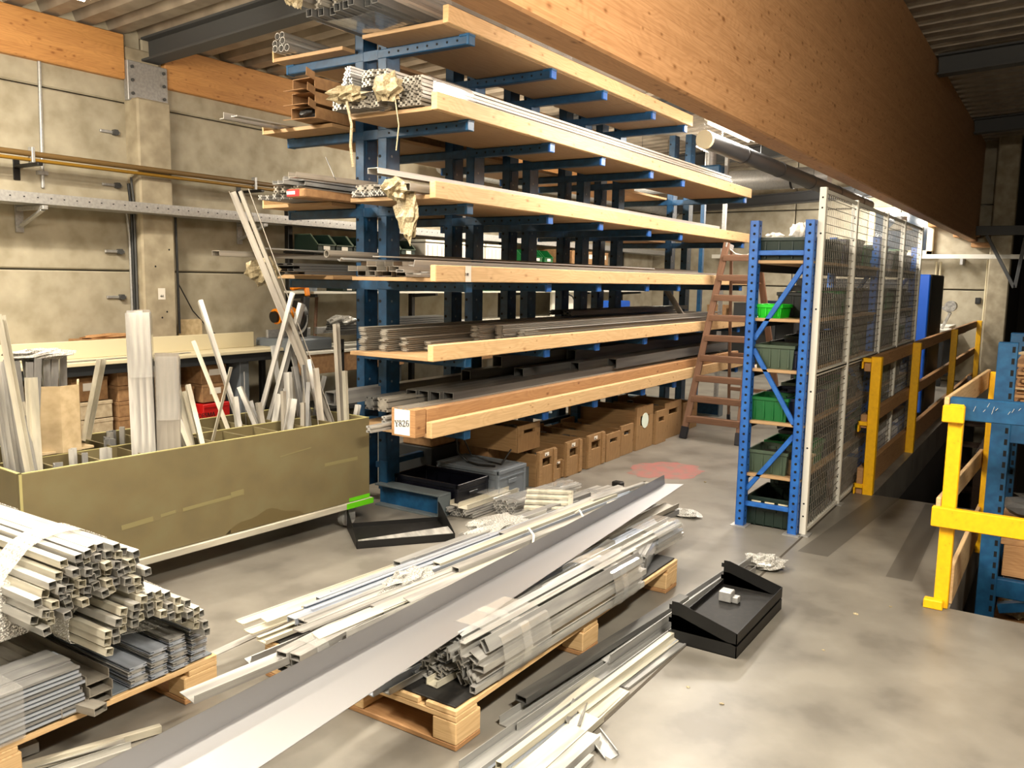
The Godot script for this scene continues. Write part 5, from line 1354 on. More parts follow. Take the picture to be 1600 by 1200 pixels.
func guard_rails():
	# far side fence along the stairwell
	var t := thing("guard_rail", "long timber guard rail on yellow posts along the stairwell beside the wire mesh", "railing")
	for z in [-6.6, -8.55, -11.6, -15.0]:
		part("post", Mb.new().bb(-1.17, -1.1, -0.02 if z == -6.6 else -0.3, 1.03, z + 0.035, z - 0.035, 0.004), M.yellow, t)
	for q in [[0.92, 1.02], [0.5, 0.6], [0.0, 0.2]]:
		var b := Mb.new(); b.g = Vector3.BACK
		part("rail", b.bb(-1.215, -1.172, q[0], q[1], -6.56, -15.1, 0.004), M.pine_old, t)
	for yy in [0.05, 0.52, 0.99]: part("bracket", Mb.new().bb(-1.23, -1.165, yy, yy + 0.03, -6.54, -6.62, 0.003).bb(-1.23, -1.218, yy - 0.05, yy + 0.03, -6.54, -6.62, 0.003), M.yellow, t)
	# near fence
	t = thing("guard_rail", "bright yellow guard rail with timber planks at the near edge of the stairwell", "railing")
	part("post", Mb.new().bb(-0.43, -0.367, 0, 1.0, -4.43, -4.49, 0.004), M.yellow, t)
	part("post", Mb.new().bb(-0.355, -0.295, -0.06, 1.05, -5.72, -5.78, 0.004), M.yellow, t)
	part("base_plate", Mb.new().bb(-0.47, -0.385, 0, 0.045, -4.39, -4.44, 0.005).bb(-0.47, -0.385, 0, 0.012, -4.39, -4.5, 0.004), M.yellow, t)
	for q in [[0.92, 1.03], [0.44, 0.54], [0.0, 0.2]]:
		var b := Mb.new(); b.g = Vector3.BACK
		var o := 0.0 if q[0] > 0.0 else 0.075
		part("plank", b.bar(V(-0.444 + o, (q[0] + q[1]) / 2, -4.44 - o), V(-0.367 + o * 0.2, (q[0] + q[1]) / 2 + 0.03, -5.8), 0.022, q[1] - q[0], 0.003), M.pine, t)
	part("cap", Mb.new().bb(-0.455, -0.362, 0.915, 0.995, -4.395, -4.44, 0.004), M.yellow, t)
	part("yellow_bar", Mb.new().bb(-0.465, 2.4, 0.41, 0.505, -4.385, -4.425, 0.004), M.yellow, t)
	var bar := part("blue_bar", Mb.new().bb(-0.43, 2.4, 0.925, 1.03, -4.44, -4.5, 0.004), M.rackblue, t)
	var ch := Mb.new()
	for q in [[-0.33, 0.985, 0.012, 0.025], [-0.29, 0.98, 0.006, 0.012], [-0.255, 0.985, 0.01, 0.035], [-0.24, 0.992, 0.03, 0.01], [-0.19, 0.98, 0.008, 0.015], [-0.175, 0.992, 0.008, 0.018], [-0.15, 1.0, 0.005, 0.012], [-0.275, 1.008, 0.006, 0.02]]:
		ch.bar(V(q[0], q[1] - q[3] / 2, -4.4393), V(q[0] + 0.008, q[1] + q[3] / 2, -4.4393), q[2], 0.001)
	part("paint_chip", ch, M.paper, bar)
	# pallet rack rising from the floor below
	t = thing("pallet_rack", "dark blue pallet rack rising from the lower floor behind the yellow guard rail", "rack")
	for q in [[-0.24, -5.0], [-0.24, -6.1], [2.5, -5.0], [2.5, -6.1]]:
		var u := part("upright", Mb.new().bb(q[0] - 0.045, q[0] + 0.045, -3, 1.27, q[1] + 0.005, q[1] - 0.07, 0.003), M.rackblue, t)
		var h := Mb.new()
		for i in 28: h.bb(q[0] + 0.02, q[0] + 0.034, -0.4 + i * 0.06, -0.37 + i * 0.06, q[1] + 0.0055, q[1] + 0.0065)
		part("slot_hole", h, M.hole, u).set_meta("kind", "stuff")
	for yy in [0.85, 0.02, -0.9]:
		for z in [-5.03, -6.13]: part("beam", Mb.new().bb(-0.2, 2.46, yy - 0.1, yy, z + 0.02, z - 0.03, 0.004), M.rackblue, t)
	part("brace", Mb.new().bar(V(-0.18, -0.15, -5.06), V(0.5, 0.05, -5.06), 0.05, 0.05), M.rackblue, t)
	part("brace", Mb.new().bar(V(-0.2, 0.9, -5.1), V(-0.24, 0.4, -6.1), 0.03, 0.04), M.rackblue, t)
	var b: Mb
	for k in 2:
		t = thing("board_stack", ["stack of brown boards with papers on top, upper level of the pallet rack", "lower stack of brown boards sagging on the pallet rack"][k], "boards", V(0.45, [1.02, 0.86][k], -5.5))
		for i in [7, 8][k]:
			b = Mb.new(); b.g = Vector3.RIGHT
			part("board", b.bb(-0.66 + 0.02 * (i % 3), 0.8, i * 0.02, i * 0.02 + 0.016, -0.45, 0.42 - 0.02 * (i % 2), 0.002), M.pine_old, t)
		part("cover_sheet", Mb.new().bar(V(-0.52, [0.19, 0.168][k], 0.44), V(-0.4, [0.17, 0.172][k], -0.5), 0.3, 0.006, 0.001), M.card_light, t)
	t = thing("paper_pile", "fanned white papers on top of the upper board stack", "papers", V(0.1, 1.17, -5.4))
	for i in 5: part("sheet", Mb.new().bar(V(-0.1 + i * 0.05, 0.01 + i * 0.012, 0.3), V(0.0 + i * 0.06, 0.012 + i * 0.014, -0.3), 0.3, 0.003), M.paper, t)
	t = thing("wrapped_load", "film-wrapped load on a pale board on the middle level of the pallet rack", "load", V(0.4, 0.03, -5.5))
	part("load", crumple(V(0, 0.3, 0), V(1.2, 0.18, 0.8), 71, 10, 0.15), M.alu_dark, t)
	part("board", Mb.new().bb(-0.62, 0.8, 0.17, 0.2, -0.42, 0.45, 0.003), M.pine_old, t)
	part("bearer", Mb.new().bb(-0.58, 0.8, 0.0, 0.17, 0.36, 0.45, 0.003), M.pine_old, t)
	part("bearer", Mb.new().bb(-0.58, 0.8, 0.0, 0.17, -0.42, -0.33, 0.003), M.pine_old, t)
	t = thing("plank_stack", "dusty planks and scraps on the lower level of the pallet rack", "planks", V(0.4, -0.9, -5.5))
	for i in 7:
		b = Mb.new(); b.g = Vector3.RIGHT
		part("plank", b.bb(-0.6 + 0.06 * (i % 3), 0.9, 0.1 + i * 0.09, 0.13 + i * 0.09, -0.4, 0.4 - 0.05 * (i % 2), 0.003), M.pine_old, t)
	part("scrap", crumple(V(-0.5, 0.72, 0.3), V(0.16, 0.1, 0.16), 75, 7), M.rag, t)
	part("bearer", Mb.new().bb(-0.55, 0.85, 0.0, 0.1, -0.35, -0.25), M.pine_old, t)
	part("bearer", Mb.new().bb(-0.55, 0.85, 0.0, 0.1, 0.25, 0.35), M.pine_old, t)
	# dark stair side in the well
	t = thing("stair", "dark timber stair dropping into the stairwell between the two guard rails", "stair")
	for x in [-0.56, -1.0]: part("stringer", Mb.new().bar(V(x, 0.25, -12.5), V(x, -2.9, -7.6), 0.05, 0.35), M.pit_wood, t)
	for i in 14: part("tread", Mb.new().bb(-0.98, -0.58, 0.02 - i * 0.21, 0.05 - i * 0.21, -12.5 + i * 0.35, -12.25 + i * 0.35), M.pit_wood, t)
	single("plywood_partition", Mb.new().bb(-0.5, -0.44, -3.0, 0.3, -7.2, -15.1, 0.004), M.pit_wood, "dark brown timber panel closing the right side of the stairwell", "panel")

func pallet(label: String, at: Vector3, lx: float, lz: float, cover: String):     # timber pallet: nine blocks, three skids, stringers, deck boards
	var t := thing("pallet", label, "pallet", at)
	for z in [0.0, 0.5, 1.0]:
		var b := Mb.new(); b.g = Vector3.RIGHT
		part("skid", b.bb(0, lx, 0, 0.02, -(lz - 0.14) * z, -(lz - 0.14) * z - 0.14, 0.003), M.pine_old, t)
		for x in [0.0, 0.5, 1.0]:
			b = Mb.new(); b.g = Vector3.RIGHT
			part("block", b.bb((lx - 0.1) * x, (lx - 0.1) * x + 0.1, 0.02, 0.1, -(lz - 0.14) * z, -(lz - 0.14) * z - 0.14, 0.004), M.pine, t)
	for z in [0.0, 0.5, 1.0]:
		var b := Mb.new(); b.g = Vector3.RIGHT
		part("stringer", b.bb(0, lx, 0.1, 0.121, -(lz - 0.12) * z, -(lz - 0.12) * z - 0.12, 0.003), M.pine, t)
	for k in 6:
		var b := Mb.new(); b.g = Vector3.BACK
		var w := (lx - 5 * 0.03) / 6.0
		part("deck_board", b.bb(k * (w + 0.03), k * (w + 0.03) + w, 0.121, 0.142, 0, -lz, 0.003), M.pine, t)
	part("cover_sheet", Mb.new().bb(0.012, lx - 0.012, 0.1425, 0.15, -0.012, -lz + 0.012, 0.002), M[cover], t)

func pallet_middle():
	pallet("timber pallet with a black cover sheet mid-floor, piled with loose profiles", V(-2.49, 0, -2.08), 0.93, 1.87, "black_dust")
	var c := "loose profiles on the middle pallet"
	var L := [
		["flat", "alu_cream", V(-2.66, 0.165, -2.1), V(-2.42, 0.2, -4.4), 0.0, "long cream flat profile overhanging the left edge of the middle pallet"],
		["flat", "alu_cream", V(-2.56, 0.165, -2.06), V(-2.42, 0.18, -3.5), 0.0, "cream flat profile second from the left edge of the middle pallet"],
		["lipped", "alu_cream", V(-2.46, 0.165, -2.04), V(-2.37, 0.165, -3.6), 0.0, "cream lipped profile third from the left edge of the middle pallet"],
		["channel", "alu_cream", V(-2.5, 0.19, -2.3), V(-2.36, 0.2, -4.2), 0.0, "cream channel resting on the left flat profiles"],
		["strip", "alu_white", V(-2.7, 0.06, -1.98), V(-2.56, 0.158, -2.6), 0.0, "bright white strip sloping to the floor at the left of the middle pallet"],
		["channel", "alu_blue", V(-2.44, 0.205, -2.17), V(-2.34, 0.22, -3.5), PI, "bluish channel with open end on the left part of the middle pallet"],
		["channel_wide", "alu_white", V(-2.38, 0.2, -2.18), V(-2.32, 0.215, -3.2), PI, "wide white channel with a dark hole beside the bluish channel"],
		["angle", "alu_grey", V(-2.34, 0.19, -1.88), V(-2.25, 0.2, -3.1), 0.3, "grey angle poking out toward the camera over the pallet corner"],
		["angle_wide", "alu_white", V(-2.27, 0.2, -1.58), V(-2.07, 0.23, -3.6), 0.1, "long white angle jutting furthest out to the lower left of the middle pallet"],
		["zed", "alu_white", V(-2.3, 0.175, -2.1), V(-2.2, 0.18, -3.4), 0.0, "white folded section on the middle pallet left of the folded sheet"],
		["channel", "alu_white", V(-2.1, 0.235, -2.15), V(-2.06, 0.25, -2.75), 0.0, "short white channel lying against the folded sheet"],
		["rect", "alu_white", V(-2.1, 0.21, -2.11), V(-2.0, 0.23, -2.85), 0.0, "short white rectangular tube under the short white channel"],
		["square_big", "alu_cream", V(-2.31, 0.235, -2.92), V(-2.2, 0.25, -4.5), 0.0, "cream square tube with open end on top of the left pile"],
		["square_big", "alu_white", V(-2.18, 0.25, -2.89), V(-2.05, 0.26, -4.58), 0.0, "white square tube tied with string, beside the folded sheet"],
		["channel_wide", "alu_white", V(-2.2, 0.225, -2.4), V(-2.08, 0.235, -3.9), PI, "wide white channel under the tied square tube"],
		["flat", "alu_grey", V(-2.27, 0.22, -2.5), V(-2.14, 0.23, -4.2), 0.0, "grey flat profile between the two square tubes"],
		["strip", "alu_white", V(-2.13, 0.255, -2.5), V(-2.0, 0.27, -3.9), 0.2, "thin white strip along the left of the folded sheet"],
		["lipped", "alu_grey", V(-2.4, 0.215, -3.0), V(-2.3, 0.225, -4.3), 0.0, "grey lipped profile on the far left of the pile"],
		["channel", "alu_white", V(-2.34, 0.235, -3.5), V(-2.26, 0.24, -4.75), PI, "white channel at the far end of the left pile"],
		["angle_wide", "alu_rack", V(-1.93, 0.235, -3.4), V(-1.86, 0.25, -4.58), 0.15, "dull grey angle with drilled end, right of the folded sheet"],
		["channel_wide", "alu_grey", V(-1.93, 0.19, -3.35), V(-1.86, 0.2, -4.6), PI, "grey channel under the dull drilled angle"],
		["square_big", "alu_white", V(-1.9, 0.2, -2.62), V(-1.84, 0.22, -3.75), 0.0, "white square tube right of the folded sheet"],
		["rect", "alu_rack", V(-1.95, 0.185, -2.55), V(-1.88, 0.19, -3.8), 0.0, "dull rectangular tube beside the white square tube"],
		["channel_wide", "alu_blue", V(-1.87, 0.17, -1.98), V(-1.83, 0.17, -2.7), 0.0, "bluish channel reaching over the near pallet edge"],
		["channel", "alu_white", V(-1.82, 0.165, -2.02), V(-1.79, 0.165, -2.7), 0.0, "white channel reaching over the near pallet edge"],
		["channel", "alu_cream", V(-1.72, 0.165, -2.15), V(-1.68, 0.165, -2.8), 0.0, "cream channel between the two wrapped bundles"],
		["slot_small", "alu_white", V(-1.93, 0.215, -2.72), V(-1.9, 0.215, -2.86), 0.0, "short black and white slotted stub left of the shiny bundle"],
		["slot_small", "alu_white", V(-1.9, 0.22, -3.42), V(-1.87, 0.22, -3.6), 0.0, "white slotted stub standing at the drilled angle"]]
	for q in L: loose("aluminium_profile", q[0], q[1], q[2], q[3], q[4], q[5], "profile", c)
	var hm := ["channel", "lipped", "angle", "rect", "flat", "square", "strip", "zed"]
	var xs := []
	for i in 30: xs.append(-2.62 + 0.5 * rng.randf())
	xs.sort()
	for i in 30:
		var x: float = xs[i]
		var lay := 0.17 + 0.085 * rng.randf() * clampf((x + 2.7) * 3.0, 0.3, 1.0)
		var z0 := -2.05 - rng.randf() * 1.5
		var len := 0.9 + rng.randf() * 1.3
		var n := (i * 3) % 8
		loose("aluminium_profile", hm[n], ["alu_white", "alu_grey", "alu_cream", "alu_blue"][i % 4], V(x, lay, z0), V(x + 0.03 + len * 0.05, lay + 0.01, maxf(z0 - len, -4.7)), rng.randf_range(-0.3, 0.3), "slim %s %s in the heap by the folded sheet, %s from the trolley" % [["white", "grey", "cream", "bluish"][i % 4], ["channel", "lipped profile", "angle", "rectangular tube", "flat profile", "square tube", "strip", "folded section"][n], nth(i)], "profile", "slim profiles in the heap left of the folded sheet")
	var sn := single("string_loop", Mb.new().tube([V(-2.22, 0.27, -3.55), V(-2.18, 0.3, -3.5), V(-2.1, 0.3, -3.42), V(-2.05, 0.27, -3.33)], 0.006, 6), M.white, "white string tied round the square tube, nearer loop", "string")
	sn = single("string_loop", Mb.new().tube([V(-2.16, 0.28, -3.95), V(-2.12, 0.31, -3.92), V(-2.04, 0.305, -3.82), V(-2.0, 0.27, -3.75)], 0.006, 6), M.white, "white string tied round the square tube, further loop", "string")
	# bundle tied up left of the sheet
	var t := bundle("profile_bundle", "small taped box of profiles reaching over the near pallet edge, left of the folded sheet", V(-2.16, 0.152, -1.92), PI + 0.07)
	stack(t, "rect", "alu_white", 2, 3, 0.052, 0.026, 0.95, 0.0, 0.014, 0.04)
	wrap_film(t, "tape", 0.12, 0.09, 0.1, 0.16, "film", 0.04, 0.026)
	# the long folded sheet: a wide flange with a narrow upright leg, slightly twisted
	var b := Mb.new(); b.g = Vector3.BACK
	var up := [V(-2.005, 0.36, -4.79), V(-1.80, 0.40, -0.75)]
	var inn := [V(-2.015, 0.295, -4.83), V(-1.79, 0.335, -0.75)]
	var out := [V(-1.93, 0.285, -4.93), V(-1.56, 0.33, -0.95)]
	for k in 16:
		var u := k / 16.0
		var v := (k + 1) / 16.0
		for q in [[up, inn, V(0.0015, 0, 0)], [inn, out, V(0, -0.0015, 0)]]:
			var a: Vector3 = q[0][0].lerp(q[0][1], u)
			var d: Vector3 = q[0][0].lerp(q[0][1], v)
			var e: Vector3 = q[1][0].lerp(q[1][1], u)
			var f: Vector3 = q[1][0].lerp(q[1][1], v)
			b.face(a, d, f, e)
			b.face(a + q[2], e + q[2], f + q[2], d + q[2])
	single("folded_sheet", b, M.sheet, "very long shiny folded aluminium sheet lying across the whole middle pallet", "sheet")
	# shiny long bundle
	t = bundle("profile_bundle", "long shiny film-wrapped bundle with crumpled near end on the middle pallet", V(-1.80, 0.152, -2.16), PI - 0.03)
	for i in 14:
		piece(t, "profile", ["lipped", "channel", "step", "flat"][i % 4], ["alu_white", "alu", "alu_blue"][i % 3], V(-0.06 + 0.042 * (i % 4), 0.018 + 0.026 * int(i / 4), rng.randf() * 0.07), V(-0.06 + 0.042 * (i % 4), 0.018 + 0.026 * int(i / 4), 2.1 - rng.randf() * 0.06), 0.3 * (i % 3))
	wrap_film(t, "film", 0.2, 0.13, 0.12, 0.75, "film", 0.058, 0.0)
	wrap_film(t, "film", 0.2, 0.13, 1.75, 2.05, "film", 0.058, 0.0)
	# big bundle
	t = bundle("profile_bundle", "thick film-wrapped bundle of dark-ended hollow profiles on the right edge of the middle pallet", V(-1.67, 0.152, -2.18), PI - 0.03)
	var k := 0
	for j in 5:
		for i in 6 - int(j / 2):
			piece(t, "profile", ["square", "step", "rect", "channel", "step"][k % 5], ["alu_white", "alu_grey", "alu_white"][k % 3], V(-0.1 + 0.04 * i + 0.018 * (j % 2), 0.018 + 0.033 * j, rng.randf() * 0.08), V(-0.1 + 0.04 * i + 0.018 * (j % 2), 0.018 + 0.033 * j, 1.28 - rng.randf() * 0.06), 0.5 * (k % 4))
			k += 1
	wrap_film(t, "film", 0.27, 0.185, 0.14, 0.44, "film", 0.082, -0.002)
	wrap_film(t, "tape", 0.274, 0.188, 0.26, 0.31, "film", 0.082, -0.002)
	wrap_film(t, "film", 0.27, 0.185, 0.95, 1.2, "film", 0.082, -0.002)
	wrap_film(t, "tape", 0.274, 0.188, 1.02, 1.06, "film", 0.082, -0.002)
	t = bundle("profile_bundle", "short film-wrapped pack of clear-ended pieces at the far right corner of the middle pallet", V(-1.62, 0.152, -3.62), PI + 0.25)
	stack(t, "slot", "alu_grey", 3, 2, 0.05, 0.045, 0.3, 0.0, 0.022, 0.02)
	wrap_film(t, "film", 0.17, 0.1, 0.0, 0.3, "film", 0.045, 0.05)
	single("black_fitting", crumple(V(-1.75, 0.18, -3.76), V(0.2, 0.07, 0.2), 77, 8), M.black, "small black crumpled packing beside the short wrapped pack", "packing")
	# bundles on the floor beyond the pallet
	t = bundle("profile_bundle", "short film-wrapped bundle on the floor in front of the blue crate", V(-3.2, 0.003, -4.22), PI - 0.02)
	stack(t, "slot_small", "alu_white", 5, 2, 0.034, 0.032, 0.72, -0.08, 0.018, 0.1)
	stack(t, "channel_wide", "alu_cream", 2, 1, 0.085, 0.03, 0.75, -0.05, 0.085, 0.06)
	wrap_film(t, "film", 0.2, 0.115, 0.3, 0.5, "film", 0.05, 0.0)
	t = bundle("profile_bundle", "film-wrapped bundle with bristling ends on the floor right of the short one", V(-3.0, 0.003, -4.46), PI - 0.12)
	stack(t, "slot_small", "alu_white", 5, 3, 0.034, 0.032, 0.82, -0.08, 0.018, 0.06)
	wrap_film(t, "film", 0.19, 0.11, 0.1, 0.3, "film", 0.05, 0.0)
	wrap_film(t, "film", 0.19, 0.11, 0.55, 0.75, "film", 0.05, 0.0)
	t = bundle("profile_bundle", "taped pair of dark-tipped profiles on the floor, third of the row beyond the pallet", V(-2.8, 0.003, -4.45), PI - 0.1)
	stack(t, "rect", "alu_white", 3, 2, 0.052, 0.027, 1.1, -0.06, 0.015, 0.06)
	wrap_film(t, "tape", 0.17, 0.065, 0.72, 0.8, "film", 0.03, -0.01)
	part("black_plug", Mb.new().bb(-0.03, 0.05, 0.01, 0.06, 1.1, 1.16, 0.008), M.black, t)
	t = thing("cut_lengths", "stack of short white frame pieces lying across the far end of the left pile", "frame", V(-2.46, 0.19, -4.15), 0.5)
	for i in 4: part("frame_bar", Mb.new().bb(-0.14, 0.14, i * 0.012, i * 0.012 + 0.022, -0.06 - i * 0.085, -0.02 - i * 0.085, 0.003), M.alu_cream, t)
	part("side_bar", Mb.new().bb(0.12, 0.15, 0.0, 0.04, -0.38, 0.0, 0.003), M.alu_cream, t)
	t = thing("bar_hoop", "white rectangular frame lying under the far end of the folded sheet", "frame", V(-2.14, 0.262, -4.5), -0.12)
	part("frame_bar", Mb.new().bb(-0.07, -0.045, 0, 0.022, -0.35, 0.25, 0.004).bb(0.045, 0.07, 0, 0.022, -0.35, 0.25, 0.004).bb(-0.07, 0.07, 0, 0.022, -0.35, -0.32, 0.004), M.alu_white, t)
	rag(V(-2.52, 0.19, -3.72), V(0.26, 0.09, 0.5), 81, "torn clear film lying over the left profiles of the middle pallet, further piece", "bubble", "torn_film")
	rag(V(-2.33, 0.235, -2.75), V(0.13, 0.05, 0.3), 83, "torn clear film lying over the left profiles of the middle pallet, nearer piece", "bubble", "torn_film")

func pallet_left():
	pallet("timber pallet at the left front stacked with short bundles of aluminium profiles", V(-3.62, 0, -0.35), 1.08, 1.55, "plastic_grey")
	var g := "bundles stacked on the left pallet"
	# long axis runs to the left (-x); local +z turned to -x
	var T := -PI / 2
	var t := bundle("profile_bundle", "uppermost taped bundle of small square tubes with dark open ends on the left pallet", V(-2.5, 0.43, -1.27), T)
	var k := 0
	var oa := PackedVector2Array()
	for j in 6:
		for i in 12:
			var lx := 0.0 - i * 0.031 + (j % 2) * 0.013 + rng.randf_range(-0.003, 0.003)
			var ly := 0.025 + j * 0.029 + 0.05 * sin(PI * (i + 0.5) / 12.0) + 0.003 * i + rng.randf_range(-0.003, 0.003)
			if absf(i - 5.5) + j * 1.2 > 9.4: continue
			oa.append(Vector2(lx, ly))
			piece(t, "profile", "square", ["alu", "alu_cream", "alu_white"][k % 3], V(lx, ly, rng.randf() * 0.05), V(lx, ly, 1.05 - rng.randf() * 0.05), rng.randf_range(-0.25, 0.25))
			k += 1
	hull(t, "tape", oa, 0.024, 0.22, 0.34, "bubble_film")
	hull(t, "tape", oa, 0.024, 0.82, 0.95, "bubble_film")
	t = bundle("profile_bundle", "lower taped bundle of square tubes sloping down to the pallet's front edge", V(-2.46, 0.30, -1.42), T)
	k = 0
	oa.clear()
	for j in 3:
		for i in 12:
			var lx := -0.02 - i * 0.033
			var ly := 0.0 + rng.randf_range(-0.004, 0.004) + j * 0.031 + 0.13 * sin(PI * clampf((i + 2.0) / 13.0, 0, 1)) - 0.02
			oa.append(Vector2(lx, ly))
			piece(t, "profile", "square", ["alu_cream", "alu"][k % 2], V(lx, ly, rng.randf() * 0.04), V(lx, ly, 1.05), rng.randf_range(-0.2, 0.2))
			k += 1
	hull(t, "tape", oa, 0.024, 0.2, 0.3, "bubble_film")
	# flat stacks under them
	for s in [[-1.66, 7, "left"], [-1.74, 8, "middle"], [-1.82, 9, "right"], [-1.58, 5, "far left"]]:
		t = bundle("profile_stack", "stack of ribbed flat profiles at the bottom of the left pallet's corner, %s" % s[2], V(-2.53, 0.152, s[0]), T)
		for j in s[1]: piece(t, "profile", "rib", ["alu_blue", "alu_white"][j % 2], V(rng.randf_range(-0.004, 0.004), 0.008 + j * 0.0145, rng.randf() * 0.015), V(0, 0.008 + j * 0.0145, 1.0))
	t = bundle("profile_bundle", "low row of lipped channels under the sloping bundle on the left pallet", V(-2.52, 0.152, -1.44), T)
	stack(t, "channel_wide", "alu_rack", 2, 3, 0.085, 0.034, 1.0, 0.0, 0.018, 0.05)
	loose("aluminium_profile", "rect", "alu_rack", V(-2.46, 0.168, -1.4), V(-3.3, 0.168, -1.22), 0.0, "grey rectangular tube lying alone on the left pallet's cover", "profile")
	# bundles along the pallet
	t = bundle("profile_bundle", "bubble-wrapped pack of white stepped profiles lying across the bundles on the left pallet", V(-2.72, 0.40, -0.75), PI + 0.1)
	stack(t, "zed", "alu_white", 2, 4, 0.05, 0.026, 0.85, 0.0, 0.02, 0.04)
	piece(t, "profile", "channel_wide", "alu_white", V(0.02, 0.13, 0.0), V(0.02, 0.13, 0.86), PI)
	hull(t, "bubble_wrap", PackedVector2Array([Vector2(-0.04, 0.0), Vector2(0.09, 0.0), Vector2(0.07, 0.15), Vector2(-0.03, 0.15)]), 0.02, 0.36, 0.66, "bubble_film")
	t = bundle("profile_bundle", "upper left pack of white stepped profiles on the left pallet, cut by the picture edge", V(-2.95, 0.47, -0.55), PI + 0.1)
	stack(t, "step", "alu_white", 3, 5, 0.05, 0.03, 0.95, 0.0, 0.02, 0.05)
	t = bundle("profile_stack", "tall stack of bluish flat profiles along the front edge of the left pallet", V(-2.58, 0.152, -0.45), PI)
	for j in 11:
		for i in 3: piece(t, "profile", "rib" if i > 0 else "flat", ["alu_blue", "alu_grey", "alu_blue"][j % 3], V(-0.02 + i * 0.066 + 0.004 * (j % 2), 0.01 + j * 0.0138, rng.randf() * 0.02), V(-0.02 + i * 0.066, 0.01 + j * 0.0138, 0.92 + rng.randf() * 0.03))
	hull(t, "film", PackedVector2Array([Vector2(-0.05, 0.0), Vector2(0.145, 0.0), Vector2(0.145, 0.15), Vector2(-0.05, 0.15)]), 0.008, 0.55, 0.75, "film")
	t = bundle("profile_stack", "stack of flat profiles behind the bluish stack at the picture's left edge", V(-2.86, 0.152, -0.5), PI)
	for j in 14: piece(t, "profile", "flat", ["alu_white", "alu_grey"][j % 2], V(0, 0.01 + j * 0.0138, 0), V(0, 0.01 + j * 0.0138, 0.66 + rng.randf() * 0.02))
	# floor in front of the left pallet
	loose("aluminium_profile", "channel_wide", "alu_white", V(-2.76, 0.02, -0.9), V(-2.70, 0.02, -1.31), PI, "wide white channel on the floor at the lower left corner", "profile")
	loose("aluminium_profile", "zed", "alu", V(-2.72, 0.016, -0.85), V(-2.47, 0.016, -1.48), 0.0, "shiny folded section on the floor, left of three before the left pallet", "profile")
	loose("aluminium_profile", "channel", "alu", V(-2.6, 0.014, -0.85), V(-2.42, 0.014, -1.48), 0.0, "shiny channel on the floor, right of three before the left pallet", "profile")
	loose("aluminium_profile", "square", "alu_cream", V(-2.62, 0.04, -1.0), V(-2.45, 0.016, -1.6), 0.0, "slim cream bar on the floor, longest of three before the left pallet", "profile")

